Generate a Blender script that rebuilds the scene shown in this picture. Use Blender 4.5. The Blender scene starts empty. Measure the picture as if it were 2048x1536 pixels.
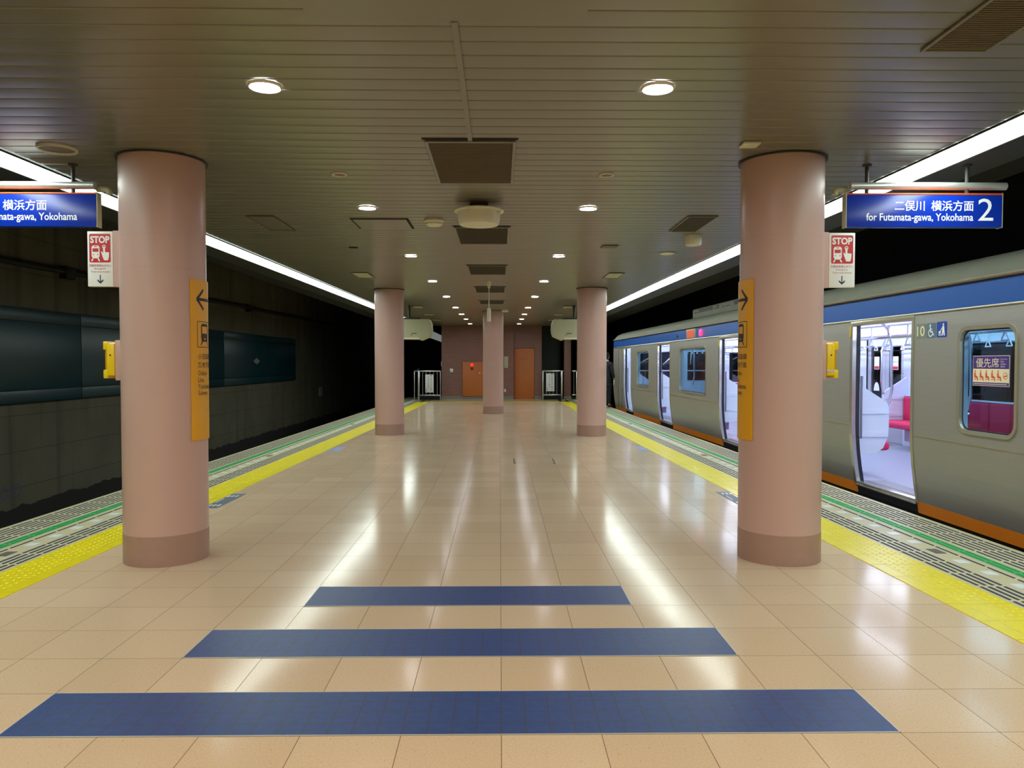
import bpy, bmesh, math, random
from mathutils import Vector, Matrix
random.seed(7)
SC = bpy.context.scene
COL = SC.collection

# ------------------------------------------------------------------ camera
F_PX, CAM_H = 1510.0, 1.481
cam = bpy.data.cameras.new('camera')
cam.sensor_width = 36.0
cam.lens = F_PX / 2048 * 36.0
cam.shift_x = (1024 - 1018.0) / 2048
cam.clip_end = 300
cam_o = bpy.data.objects.new('camera', cam)
COL.objects.link(cam_o)
cam_o.location = (0, 0, CAM_H)
cam_o.rotation_euler = (math.pi / 2 - math.atan(42 / F_PX), 0, -math.atan(18 / F_PX))
SC.camera = cam_o

# ------------------------------------------------------------------ world, exposure
w = bpy.data.worlds.new('station_dark')
SC.world = w
w.use_nodes = True
w.node_tree.nodes['Background'].inputs[0].default_value = (0.5, 0.55, 0.6, 1)
w.node_tree.nodes['Background'].inputs[1].default_value = 0.004
SC.view_settings.view_transform = 'Standard'
SC.view_settings.look = 'None'
SC.view_settings.gamma = 1.0
SC.view_settings.use_curve_mapping = False
SC.view_settings.exposure = 0.36
SC.cycles.max_bounces = 8
SC.cycles.diffuse_bounces = 4
SC.cycles.glossy_bounces = 4
SC.cycles.transmission_bounces = 4
SC.cycles.transparent_max_bounces = 8
SC.cycles.caustics_reflective = False
SC.cycles.caustics_refractive = False
SC.cycles.sample_clamp_indirect = 6.0
SC.cycles.use_denoising = True
STRIP_L, DOWN_L, TRAIN_L = 12.0, 72.0, 46.0      # radiance of the strips, downlights, train tubes

# unseen fill lamps added in line with the downlight rows, warming the near floor
for x in (-1.29, 0.87):
    for y in (0.9, -2.4, -5.6):
        la = bpy.data.lights.new('warm_fill_light', 'AREA')
        la.shape = 'DISK'; la.size = 0.16
        la.energy = 31; la.color = (1.0, 0.79, 0.53)
        la_o = bpy.data.objects.new('warm_fill_light', la)
        COL.objects.link(la_o)
        la_o.location = (x, y, 2.985)

# ------------------------------------------------------------------ helpers
def lin(c):
    return tuple(((v / 255) / 12.92 if v / 255 <= 0.04045 else ((v / 255 + 0.055) / 1.055) ** 2.4) for v in c) + (1.0,)

MATS = {}
def mat(name, rgb=(128, 128, 128), rough=0.5, metal=0.0, var=0.06, vscale=6.0, emit=0.0, spec=0.5, bump=0.0, bscale=60.0, coat=0.0):
    if name in MATS:
        return MATS[name]
    m = bpy.data.materials.new(name)
    m.use_nodes = True
    nt = m.node_tree
    b = nt.nodes['Principled BSDF']
    c = lin(rgb)
    b.inputs['Roughness'].default_value = rough
    b.inputs['Metallic'].default_value = metal
    b.inputs['Specular IOR Level'].default_value = spec
    b.inputs['Coat Weight'].default_value = coat
    if emit:
        b.inputs['Base Color'].default_value = c
        b.inputs['Emission Color'].default_value = c
        b.inputs['Emission Strength'].default_value = emit
    else:
        tc = nt.nodes.new('ShaderNodeTexCoord')
        nz = nt.nodes.new('ShaderNodeTexNoise')
        nz.inputs['Scale'].default_value = vscale
        nz.inputs['Detail'].default_value = 4
        nt.links.new(tc.outputs['Object'], nz.inputs['Vector'])
        mx = nt.nodes.new('ShaderNodeMix')
        mx.data_type = 'RGBA'
        mx.inputs[6].default_value = tuple(v * (1 - var) for v in c[:3]) + (1,)
        mx.inputs[7].default_value = tuple(min(1, v * (1 + var)) for v in c[:3]) + (1,)
        nt.links.new(nz.outputs['Fac'], mx.inputs[0])
        nt.links.new(mx.outputs[2], b.inputs['Base Color'])
        if bump:
            n2 = nt.nodes.new('ShaderNodeTexNoise')
            n2.inputs['Scale'].default_value = bscale
            nt.links.new(tc.outputs['Object'], n2.inputs['Vector'])
            bp = nt.nodes.new('ShaderNodeBump')
            bp.inputs['Strength'].default_value = bump
            bp.inputs['Distance'].default_value = 0.002
            nt.links.new(n2.outputs['Fac'], bp.inputs['Height'])
            nt.links.new(bp.outputs['Normal'], b.inputs['Normal'])
    MATS[name] = m
    return m

ROOT = {}
class MB:
    """collects shapes, then links them as one mesh object"""
    def __init__(self):
        self.v, self.f, self.mi, self.sm = [], [], [], []
    def add(self, vs, fs, mi=0, sm=False):
        n = len(self.v)
        self.v += [tuple(p) for p in vs]
        for f in fs:
            self.f.append([i + n for i in f]); self.mi.append(mi); self.sm.append(sm)
        return self
    def box(self, x0, x1, y0, y1, z0, z1, mi=0):
        vs = [(x, y, z) for z in (z0, z1) for y in (y0, y1) for x in (x0, x1)]
        return self.add(vs, [(0, 2, 3, 1), (4, 5, 7, 6), (0, 1, 5, 4), (2, 6, 7, 3), (0, 4, 6, 2), (1, 3, 7, 5)], mi)
    def rbox(self, x0, x1, y0, y1, z0, z1, r=0.01, mi=0, seg=2):
        bm = bmesh.new()
        bmesh.ops.create_cube(bm, size=1)
        for v in bm.verts:
            v.co = ((x0 + x1) / 2 + v.co.x * (x1 - x0), (y0 + y1) / 2 + v.co.y * (y1 - y0), (z0 + z1) / 2 + v.co.z * (z1 - z0))
        bmesh.ops.bevel(bm, geom=list(bm.edges), offset=r, segments=seg, profile=0.5, affect='EDGES')
        bm.verts.index_update()
        self.add([v.co[:] for v in bm.verts], [[v.index for v in f.verts] for f in bm.faces], mi, True)
        bm.free()
        return self
    def poly(self, pts, mi=0, sm=False):
        return self.add(pts, [list(range(len(pts)))], mi, sm)
    def prism(self, pts, d, mi=0):
        """3D polygon swept along vector d"""
        n = len(pts)
        q = [(p[0] + d[0], p[1] + d[1], p[2] + d[2]) for p in pts]
        fs = [list(range(n))[::-1], list(range(n, 2 * n))] + [(i, (i + 1) % n, n + (i + 1) % n, n + i) for i in range(n)]
        return self.add(list(pts) + q, fs, mi)
    def lathe(self, c, prof, n=32, mi=0, axis='Z', a0=0.0, a1=2 * math.pi):
        """prof: list of (radius, height) swept round an axis through c"""
        full = abs(a1 - a0 - 2 * math.pi) < 1e-6
        m = n if full else n + 1
        vs = []
        for r, hgt in prof:
            for k in range(m):
                a = a0 + (a1 - a0) * k / n
                x, y = r * math.cos(a), r * math.sin(a)
                vs.append({'Z': (c[0] + x, c[1] + y, c[2] + hgt), 'X': (c[0] + hgt, c[1] + x, c[2] + y), 'Y': (c[0] + x, c[1] + hgt, c[2] + y)}[axis])
        fs = []
        for j in range(len(prof) - 1):
            for k in range(n):
                k2 = (k + 1) % m
                fs.append((j * m + k, j * m + k2, (j + 1) * m + k2, (j + 1) * m + k))
        return self.add(vs, fs, mi, True)
    def tube(self, pts, r, n=10, mi=0, caps=True):
        pts = [Vector(p) for p in pts]
        vs, fs = [], []
        t0 = (pts[1] - pts[0]).normalized()
        ref = Vector((0, 0, 1)) if abs(t0.z) < 0.9 else Vector((1, 0, 0))
        nrm = t0.cross(ref).normalized()
        for i, p in enumerate(pts):
            if i == 0: t = pts[1] - pts[0]
            elif i == len(pts) - 1: t = pts[-1] - pts[-2]
            else: t = (pts[i + 1] - p).normalized() + (p - pts[i - 1]).normalized()
            t.normalize()
            nrm = (nrm - t * nrm.dot(t)).normalized()
            b = t.cross(nrm)
            rr = r[i] if isinstance(r, (list, tuple)) else r
            for k in range(n):
                a = 2 * math.pi * k / n
                vs.append(p + nrm * math.cos(a) * rr + b * math.sin(a) * rr)
        for i in range(len(pts) - 1):
            for k in range(n):
                fs.append((i * n + k, i * n + (k + 1) % n, (i + 1) * n + (k + 1) % n, (i + 1) * n + k))
        if caps:
            fs.append(list(range(n))[::-1]); fs.append([(len(pts) - 1) * n + k for k in range(n)])
        return self.add([tuple(v) for v in vs], fs, mi, True)
    def build(self, name, mats, parent=None, keep=False):
        off = Vector((0, 0, 0))
        if parent is not None:
            off = ROOT.get(parent.name, Vector((0, 0, 0)))
        elif not keep:
            xs = [p[0] for p in self.v]; ys = [p[1] for p in self.v]; zs = [p[2] for p in self.v]
            off = Vector(((min(xs) + max(xs)) / 2, (min(ys) + max(ys)) / 2, min(zs)))
        me = bpy.data.meshes.new(name)
        me.from_pydata([(p[0] - off.x, p[1] - off.y, p[2] - off.z) for p in self.v], [], self.f)
        me.update()
        for m in (mats if isinstance(mats, (list, tuple)) else [mats]):
            me.materials.append(m)
        me.polygons.foreach_set('material_index', self.mi)
        me.polygons.foreach_set('use_smooth', [True] * len(self.sm))
        bm = bmesh.new(); bm.from_mesh(me)
        bmesh.ops.recalc_face_normals(bm, faces=bm.faces)
        bm.to_mesh(me); bm.free()
        me.set_sharp_from_angle(angle=0.6)
        o = bpy.data.objects.new(name, me)
        COL.objects.link(o)
        if parent is not None:
            o.parent = parent
            ROOT[o.name] = off
        else:
            o.location = off
            ROOT[o.name] = off
        return o

def thing(name, label, cat, loc=(0, 0, 0), group=None):
    o = bpy.data.objects.new(name, None)
    COL.objects.link(o)
    o.location = loc; o.empty_display_size = 0.1
    o['label'] = label; o['category'] = cat
    if group: o['group'] = group
    ROOT[o.name] = Vector(loc)
    return o
def tag(o, label, cat, group=None):
    o['label'] = label; o['category'] = cat
    if group: o['group'] = group
    return o
def struct(o):
    o['kind'] = 'structure'
    return o
def lab(o, s):
    o['label'] = s
    return o

_tc = {}
def glyphs(s, bold=0.0):
    """flat outline triangles of a line of writing, box-normalised to its own ink"""
    k = (s, bold)
    if k not in _tc:
        c = bpy.data.curves.new('writing', 'FONT')
        c.body = s; c.size = 1; c.offset = bold; c.resolution_u = 3
        o = bpy.data.objects.new('writing', c)
        COL.objects.link(o)
        me = bpy.data.meshes.new_from_object(o.evaluated_get(bpy.context.evaluated_depsgraph_get()))
        vs = [(v.co.x, v.co.y) for v in me.vertices]
        fs = [list(p.vertices) for p in me.polygons]
        bpy.data.objects.remove(o); bpy.data.curves.remove(c); bpy.data.meshes.remove(me)
        _tc[k] = (vs, fs)
    return _tc[k]

def write(mb, s, a0, a1, b0, b1, fn, bold=0.0, mi=0, clip=None):
    """write s so that its ink fills a0..a1 by b0..b1 of a flat layout; fn maps the layout to the place"""
    vs, fs = glyphs(s, bold)
    x0 = min(v[0] for v in vs); x1 = max(v[0] for v in vs); y0 = min(v[1] for v in vs); y1 = max(v[1] for v in vs)
    mb.add([fn(a0 + (v[0] - x0) / (x1 - x0) * (a1 - a0), b0 + (v[1] - y0) / (y1 - y0) * (b1 - b0)) for v in vs], fs, mi)

def rrect(a0, a1, b0, b1, r, n=5):
    pts = []
    for cx, cy, s in ((a1 - r, b0 + r, -90), (a1 - r, b1 - r, 0), (a0 + r, b1 - r, 90), (a0 + r, b0 + r, 180)):
        for k in range(n + 1):
            t = math.radians(s + 90 * k / n)
            pts.append((cx + r * math.cos(t), cy + r * math.sin(t)))
    return pts
def circ(a, b, r, n=16):
    return [(a + r * math.cos(2 * math.pi * k / n), b + r * math.sin(2 * math.pi * k / n)) for k in range(n)]
def flat(mb, pts, fn, mi=0):
    mb.poly([fn(a, b) for a, b in pts], mi)
def line2(p, q, wd):
    dx, dy = q[0] - p[0], q[1] - p[1]; l = math.hypot(dx, dy); nx, ny = -dy / l * wd / 2, dx / l * wd / 2
    return [(p[0] + nx, p[1] + ny), (p[0] - nx, p[1] - ny), (q[0] - nx, q[1] - ny), (q[0] + nx, q[1] + ny)]
def ring2(mb, a, b, r0, r1, fn, mi=0, n=20, t0=0, t1=360):
    for k in range(n):
        u, v = math.radians(t0 + (t1 - t0) * k / n), math.radians(t0 + (t1 - t0) * (k + 1) / n)
        flat(mb, [(a + r0 * math.cos(u), b + r0 * math.sin(u)), (a + r1 * math.cos(u), b + r1 * math.sin(u)), (a + r1 * math.cos(v), b + r1 * math.sin(v)), (a + r0 * math.cos(v), b + r0 * math.sin(v))], fn, mi)

# the platform narrows in a gentle curve: inner line of the yellow paving, left and right
def LX(y):
    y = min(y, 36.0); return -3.918e-4 * y * y + 3.097e-2 * y - 3.2708
def RX(y):
    y = min(y, 36.0); return 3.726e-4 * y * y - 3.083e-2 * y + 2.8726
def EX(side, off, y):
    return LX(y) - off if side < 0 else RX(y) + off
Y0, Y1 = -6.0, 30.8
def yr(a, b, st):
    n = max(1, round((b - a) / st)); return [a + (b - a) * i / n for i in range(n + 1)]
CZ = 3.0

# ------------------------------------------------------------------ materials with patterns of their own
def nodes(name):
    m = bpy.data.materials.new(name); m.use_nodes = True
    MATS[name] = m
    nt = m.node_tree
    return m, nt, nt.nodes['Principled BSDF']
def N(nt, typ, **kw):
    n = nt.nodes.new(typ)
    for k, v in kw.items(): setattr(n, k, v)
    return n
def M(nt, op, a, b=None):
    n = nt.nodes.new('ShaderNodeMath'); n.operation = op
    for i, x in enumerate((a, b)):
        if x is None: continue
        if isinstance(x, (int, float)): n.inputs[i].default_value = x
        else: nt.links.new(x, n.inputs[i])
    return n.outputs[0]
def mixc(nt, fac, a, b):
    n = nt.nodes.new('ShaderNodeMix'); n.data_type = 'RGBA'
    for i, x in ((0, fac), (6, a), (7, b)):
        if isinstance(x, (int, float, tuple)): n.inputs[i].default_value = x
        else: nt.links.new(x, n.inputs[i])
    return n.outputs[2]
def grid_lines(nt, sep, px, py, ox, oy, half):
    """1 in the joints of a tile grid"""
    out = []
    for ax, p, o in (('X', px, ox), ('Y', py, oy)):
        t = M(nt, 'FRACT', M(nt, 'ADD', M(nt, 'DIVIDE', M(nt, 'SUBTRACT', sep.outputs[ax], o), p), 0.5))
        d = M(nt, 'MULTIPLY', M(nt, 'ABSOLUTE', M(nt, 'SUBTRACT', t, 0.5)), p)
        out.append(M(nt, 'LESS_THAN', d, half))
    return M(nt, 'MAXIMUM', out[0], out[1])

def tile_mat():
    m, nt, b = nodes('floor_tile')
    tc = N(nt, 'ShaderNodeTexCoord'); sep = N(nt, 'ShaderNodeSeparateXYZ')
    nt.links.new(tc.outputs['Object'], sep.inputs[0])
    g = grid_lines(nt, sep, 0.4, 0.4, 0.005, 0.167, 0.0016)
    # each tile its own slight shade
    fx = M(nt, 'FLOOR', M(nt, 'DIVIDE', M(nt, 'SUBTRACT', sep.outputs['X'], 0.005), 0.4))
    fy = M(nt, 'FLOOR', M(nt, 'DIVIDE', M(nt, 'SUBTRACT', sep.outputs['Y'], 0.167), 0.4))
    cb = N(nt, 'ShaderNodeCombineXYZ'); nt.links.new(fx, cb.inputs[0]); nt.links.new(fy, cb.inputs[1])
    wn = N(nt, 'ShaderNodeTexWhiteNoise'); nt.links.new(cb.outputs[0], wn.inputs['Vector'])
    c1 = mixc(nt, wn.outputs['Value'], lin((211, 183, 152)), lin((218, 191, 161)))
    n1 = N(nt, 'ShaderNodeTexNoise'); n1.inputs['Scale'].default_value = 110; n1.inputs['Detail'].default_value = 3
    nt.links.new(tc.outputs['Object'], n1.inputs['Vector'])
    sp = N(nt, 'ShaderNodeMapRange'); sp.inputs[1].default_value = 0.35; sp.inputs[2].default_value = 0.65; sp.inputs[3].default_value = 0.93; sp.inputs[4].default_value = 1.05
    nt.links.new(n1.outputs['Fac'], sp.inputs[0])
    hs = N(nt, 'ShaderNodeHueSaturation'); nt.links.new(c1, hs.inputs['Color']); nt.links.new(sp.outputs[0], hs.inputs['Value'])
    n3 = N(nt, 'ShaderNodeTexVoronoi'); n3.inputs['Scale'].default_value = 26
    nt.links.new(tc.outputs['Object'], n3.inputs['Vector'])
    dot = M(nt, 'LESS_THAN', n3.outputs['Distance'], 0.075)
    c2 = mixc(nt, M(nt, 'MULTIPLY', dot, 0.5), hs.outputs['Color'], lin((150, 105, 62)))
    g = M(nt, 'MAXIMUM', g, M(nt, 'LESS_THAN', M(nt, 'ABSOLUTE', M(nt, 'SUBTRACT', sep.outputs['Y'], 9.367)), 0.006))
    c3 = mixc(nt, M(nt, 'MULTIPLY', g, 0.85), c2, lin((84, 72, 56)))
    nt.links.new(c3, b.inputs['Base Color'])
    n2 = N(nt, 'ShaderNodeTexNoise'); n2.inputs['Scale'].default_value = 3.0; n2.inputs['Detail'].default_value = 5
    nt.links.new(tc.outputs['Object'], n2.inputs['Vector'])
    rr = N(nt, 'ShaderNodeMapRange'); rr.inputs[3].default_value = 0.10; rr.inputs[4].default_value = 0.19
    nt.links.new(n2.outputs['Fac'], rr.inputs[0])
    nt.links.new(M(nt, 'MAXIMUM', rr.outputs[0], M(nt, 'MULTIPLY', g, 0.7)), b.inputs['Roughness'])
    b.inputs['Specular IOR Level'].default_value = 0.095
    # waxed surface is never quite flat
    n4 = N(nt, 'ShaderNodeTexNoise'); n4.inputs['Scale'].default_value = 1.6; n4.inputs['Detail'].default_value = 2
    nt.links.new(tc.outputs['Object'], n4.inputs['Vector'])
    bp = N(nt, 'ShaderNodeBump'); bp.inputs['Strength'].default_value = 0.25; bp.inputs['Distance'].default_value = 0.004
    nt.links.new(n4.outputs['Fac'], bp.inputs['Height']); nt.links.new(bp.outputs['Normal'], b.inputs['Normal'])
    return m
def navy_mat():
    m, nt, b = nodes('navy_tile')
    tc = N(nt, 'ShaderNodeTexCoord'); sep = N(nt, 'ShaderNodeSeparateXYZ')
    nt.links.new(tc.outputs['Object'], sep.inputs[0])
    g = grid_lines(nt, sep, 0.1, 0.1, 0.0, 0.0, 0.0022)
    nz = N(nt, 'ShaderNodeTexNoise'); nz.inputs['Scale'].default_value = 30; nt.links.new(tc.outputs['Object'], nz.inputs['Vector'])
    c = mixc(nt, nz.outputs['Fac'], lin((38, 60, 116)), lin((52, 78, 138)))
    nt.links.new(mixc(nt, M(nt, 'MULTIPLY', g, 0.85), c, lin((70, 58, 58))), b.inputs['Base Color'])
    b.inputs['Roughness'].default_value = 0.42
    b.inputs['Specular IOR Level'].default_value = 0.4
    return m
def brick_mat():
    m, nt, b = nodes('brown_brick')
    tc = N(nt, 'ShaderNodeTexCoord'); mp = N(nt, 'ShaderNodeMapping'); mp.inputs['Rotation'].default_value = (math.pi / 2, 0, 0)
    nt.links.new(tc.outputs['Object'], mp.inputs[0])
    br = N(nt, 'ShaderNodeTexBrick'); br.inputs['Scale'].default_value = 1.0
    br.inputs['Brick Width'].default_value = 0.22; br.inputs['Row Height'].default_value = 0.048; br.inputs['Mortar Size'].default_value = 0.006
    br.inputs['Color1'].default_value = lin((150, 104, 92)); br.inputs['Color2'].default_value = lin((140, 97, 88)); br.inputs['Mortar'].default_value = lin((122, 90, 82))
    nt.links.new(mp.outputs[0], br.inputs['Vector']); nt.links.new(br.outputs['Color'], b.inputs['Base Color'])
    b.inputs['Roughness'].default_value = 0.45
    bp = N(nt, 'ShaderNodeBump'); bp.inputs['Strength'].default_value = 0.4; bp.inputs['Distance'].default_value = 0.004; bp.invert = True
    nt.links.new(br.outputs['Fac'], bp.inputs['Height']); nt.links.new(bp.outputs['Normal'], b.inputs['Normal'])
    return m
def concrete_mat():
    m, nt, b = nodes('stained_concrete')
    tc = N(nt, 'ShaderNodeTexCoord')
    def noise(sc, mpv=None, det=5):
        n = N(nt, 'ShaderNodeTexNoise'); n.inputs['Scale'].default_value = sc; n.inputs['Detail'].default_value = det
        if mpv:
            mp = N(nt, 'ShaderNodeMapping'); mp.inputs['Scale'].default_value = mpv
            nt.links.new(tc.outputs['Object'], mp.inputs[0]); nt.links.new(mp.outputs[0], n.inputs['Vector'])
        else: nt.links.new(tc.outputs['Object'], n.inputs['Vector'])
        return n.outputs['Fac']
    c = mixc(nt, noise(1.2), lin((70, 66, 50)), lin((100, 95, 76)))
    st = N(nt, 'ShaderNodeMapRange'); st.inputs[1].default_value = 0.52; st.inputs[2].default_value = 0.66
    nt.links.new(noise(1.0, (1, 2.2, 0.12)), st.inputs[0])
    c = mixc(nt, M(nt, 'MULTIPLY', st.outputs[0], 0.55), c, lin((46, 42, 34)))
    # ragged darker band along the foot of the wall
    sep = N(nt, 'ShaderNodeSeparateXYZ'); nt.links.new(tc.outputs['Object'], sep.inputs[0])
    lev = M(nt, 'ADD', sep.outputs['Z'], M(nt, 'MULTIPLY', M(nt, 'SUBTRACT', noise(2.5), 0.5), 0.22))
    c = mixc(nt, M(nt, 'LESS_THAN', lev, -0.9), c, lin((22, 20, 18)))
    # board joints
    z2 = M(nt, 'FRACT', M(nt, 'DIVIDE', sep.outputs['Z'], 0.6))
    c = mixc(nt, M(nt, 'MULTIPLY', M(nt, 'LESS_THAN', z2, 0.03), 0.5), c, lin((40, 37, 30)))
    nt.links.new(c, b.inputs['Base Color'])
    b.inputs['Roughness'].default_value = 0.85
    return m
def glass_mat(name, rgb, refl=0.06):
    m = bpy.data.materials.new(name); m.use_nodes = True; MATS[name] = m
    nt = m.node_tree; nt.nodes.clear()
    out = N(nt, 'ShaderNodeOutputMaterial'); tr = N(nt, 'ShaderNodeBsdfTransparent'); gl = N(nt, 'ShaderNodeBsdfGlossy'); mx = N(nt, 'ShaderNodeMixShader'); fr = N(nt, 'ShaderNodeLayerWeight'); fr.inputs[0].default_value = 0.5
    tr.inputs[0].default_value = lin(rgb); gl.inputs['Roughness'].default_value = 0.03
    nt.links.new(M(nt, 'ADD', M(nt, 'MULTIPLY', M(nt, 'POWER', fr.outputs['Facing'], 5.0), 0.6), refl), mx.inputs[0]); nt.links.new(tr.outputs[0], mx.inputs[1]); nt.links.new(gl.outputs[0], mx.inputs[2]); nt.links.new(mx.outputs[0], out.inputs[0])
    return m
def brushed_mat():
    m, nt, b = nodes('brushed_stainless')
    tc = N(nt, 'ShaderNodeTexCoord'); mp = N(nt, 'ShaderNodeMapping'); mp.inputs['Scale'].default_value = (1, 0.4, 30)
    nt.links.new(tc.outputs['Object'], mp.inputs[0])
    nz = N(nt, 'ShaderNodeTexNoise'); nz.inputs['Scale'].default_value = 6; nt.links.new(mp.outputs[0], nz.inputs['Vector'])
    nt.links.new(mixc(nt, nz.outputs['Fac'], lin((158, 155, 152)), lin((178, 175, 172))), b.inputs['Base Color'])
    b.inputs['Metallic'].default_value = 0.55
    r = N(nt, 'ShaderNodeMapRange'); r.inputs[3].default_value = 0.36; r.inputs[4].default_value = 0.5
    nt.links.new(nz.outputs['Fac'], r.inputs[0]); nt.links.new(r.outputs[0], b.inputs['Roughness'])
    return m

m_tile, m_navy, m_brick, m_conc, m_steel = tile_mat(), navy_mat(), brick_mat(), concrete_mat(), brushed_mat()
m_glass = glass_mat('tinted_pane', (126, 168, 172)); m_clear = glass_mat('clear_pane', (215, 222, 225))
m_yel = mat('yellow_paving', (238, 218, 22), 0.32, var=0.05, vscale=8)
m_yel_j = mat('yellow_joint', (104, 88, 22), 0.7)
m_cream = mat('cream_paving', (205, 196, 160), 0.4, var=0.07, vscale=12)
m_dash = mat('dark_rubber', (58, 60, 84), 0.7)
m_green = mat('green_line', (66, 178, 98), 0.45)
m_dgreen = mat('green_rib', (40, 128, 84), 0.6)
m_white_sq = mat('white_insert', (232, 236, 238), 0.3)
m_grey_sq = mat('grey_insert', (98, 92, 92), 0.6)
m_pink = mat('pink_column', (204, 168, 157), 0.34, var=0.03, vscale=1.5)
m_pink_d = mat('brown_base', (172, 138, 124), 0.42, var=0.08, vscale=10)
m_seam = mat('column_seam', (198, 161, 149), 0.5)
m_slat = mat('ceiling_slat', (122, 119, 104), 0.28, 0.15, var=0.03, vscale=2)
m_black = mat('dark_void', (14, 14, 14), 0.9)
m_fasc = mat('dark_fascia', (62, 62, 58), 0.5, 0.3)
m_strip = mat('strip_diffuser', (240, 255, 247), 0.4, emit=STRIP_L)
m_down = mat('downlight_lens', (244, 244, 255), 0.4, emit=DOWN_L)
m_ring = mat('pale_ring', (214, 208, 186), 0.4)
m_mesh = mat('grille_mesh', (112, 100, 78), 0.6, 0.2)
m_mesh_d = mat('grille_mesh_dark', (86, 78, 60), 0.6, 0.2)
m_bone = mat('bone_plastic', (226, 222, 196), 0.45)
m_bone2 = mat('bone_housing', (180, 180, 148), 0.5)
m_alu = mat('aluminium', (206, 210, 208), 0.4, 0.6)
m_steel_r = mat('fence_steel', (200, 200, 190), 0.3, 0.8)
m_sblue = mat('sign_blue', (16, 52, 172), 0.25, var=0.02)
m_orange_e = mat('sign_orange_edge', (214, 92, 44), 0.45)
m_white = mat('sign_white', (240, 242, 240), 0.4, var=0.01)
m_letter = mat('letter_white', (240, 244, 246), 0.45, var=0.01)
m_red = mat('sign_red', (196, 12, 32), 0.4, var=0.02)
m_dred = mat('letter_red', (176, 62, 84), 0.5)
m_navy_l = mat('letter_navy', (24, 26, 58), 0.5)
m_way = mat('sign_amber', (236, 170, 14), 0.4, var=0.02)
m_ink = mat('sign_ink', (44, 34, 34), 0.55)
m_box_y = mat('button_yellow', (240, 206, 24), 0.35)
m_box_o = mat('button_shade', (206, 146, 20), 0.4)
m_orange = mat('orange_door', (196, 112, 52), 0.45)
m_grey_b = mat('grey_baseboard', (138, 134, 122), 0.5)
m_panel = mat('green_signboard', (12, 50, 58), 0.35, var=0.1, vscale=1)
m_panel_f = mat('signboard_frame', (10, 22, 26), 0.6)
m_cable = mat('black_cable', (16, 15, 14), 0.7)
m_stick = mat('sticker_slate', (98, 106, 116), 0.4)
m_stick_b = mat('sticker_blue', (128, 142, 190), 0.4)

# ------------------------------------------------------------------ structure: floor, ceiling, walls
mb = MB()
ys = yr(Y0, Y1, 1.2)
for a, b in zip(ys, ys[1:]):
    mb.poly([(LX(a), a, 0), (RX(a), a, 0), (RX(b), b, 0), (LX(b), b, 0)])
# floor beyond the end of the yellow lines, out to the side fences
mb.poly([(LX(28.9) , 28.9, 0.0012), (RX(28.9), 28.9, 0.0012), (RX(28.9), 30.8, 0.0012), (LX(28.9), 30.8, 0.0012)])
mb.box(-4.0, 3.6, Y1, 32.8, -0.3, 0.0)
struct(mb.build('floor', m_tile, keep=True))

mb = MB()      # platform body below the paving
for s in (-1, 1):
    for a, b in zip(ys, ys[1:]):
        mb.poly([(EX(s, 1.36, a), a, -0.06), (EX(s, 1.36, b), b, -0.06), (EX(s, 1.36, b), b, -1.3), (EX(s, 1.36, a), a, -1.3)])
struct(mb.build('platform_side', mat('platform_concrete', (60, 58, 52), 0.9), keep=True))

mb = MB()
y = -5.9
while y < 31:
    hw = 0.0757
    xl, xr = LX(y) - 0.40, RX(y) + 0.43
    z = CZ
    # a slat: slightly crowned tray with folded edges
    sec = [(-hw, z + 0.03), (-hw, z + 0.005), (-hw + 0.004, z + 0.0012), (-hw * 0.5, z), (hw * 0.5, z), (hw - 0.004, z + 0.0012), (hw, z + 0.005), (hw, z + 0.03)]
    n = len(sec)
    mb.add([(x, y + p[0], p[1]) for x in (xl, xr) for p in sec], [(i, i + 1, n + i + 1, n + i) for i in range(n - 1)], 0, True)
    y += 0.16
mb.add([(-4.6, Y0, CZ + 0.09), (4.4, Y0, CZ + 0.09), (4.4, 31.2, CZ + 0.09), (-4.6, 31.2, CZ + 0.09)], [(0, 1, 2, 3)], 1)
struct(mb.build('ceiling', [m_slat, m_black], keep=True))

for i, s in enumerate((-1, 1)):        # dark metal edge of the ceiling, over the tracks
    mb = MB()
    for a, b in zip(ys, ys[1:]):
        for (o0, z0), (o1, z1) in zip([(0.735, 3.03), (0.735, 3.0), (1.14, 3.0), (1.16, 3.01), (1.16, 3.34)], [(0.735, 3.0), (1.14, 3.0), (1.16, 3.01), (1.16, 3.34), (1.10, 3.34)]):
            mb.poly([(EX(s, o0, a), a, z0), (EX(s, o1, a), a, z1), (EX(s, o1, b), b, z1), (EX(s, o0, b), b, z0)])
    struct(mb.build('trim_%d' % (i + 1), m_fasc, keep=True))

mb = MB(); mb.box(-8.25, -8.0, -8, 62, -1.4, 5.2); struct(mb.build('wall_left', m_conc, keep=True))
mb = MB(); mb.box(9.6, 9.85, -8, 62, -1.4, 5.2); struct(mb.build('wall_right', mat('tunnel_concrete', (58, 56, 50), 0.9, var=0.3, vscale=1.5), keep=True))
mb = MB(); mb.box(-8.25, 9.85, 62, 62.2, -1.4, 5.2); struct(mb.build('wall_end', mat('tunnel_black', (16, 16, 15), 0.95), keep=True))
mb = MB(); mb.box(-8.25, 9.85, -8.2, -8, -1.4, 5.2); struct(mb.build('wall_rear', mat('rear_wall', (120, 112, 98), 0.8), keep=True))
mb = MB(); mb.box(-8.25, 9.85, -8, 62, 5.2, 5.4); struct(mb.build('tunnel_roof', mat('roof_concrete', (52, 50, 46), 0.95, var=0.2, vscale=1), keep=True))
mb = MB(); mb.box(-8.25, 9.85, -8, 62, -1.5, -1.3); struct(mb.build('trackbed', mat('track_ballast', (30, 28, 25), 0.95, var=0.5, vscale=12, bump=0.6, bscale=30), keep=True))

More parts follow.
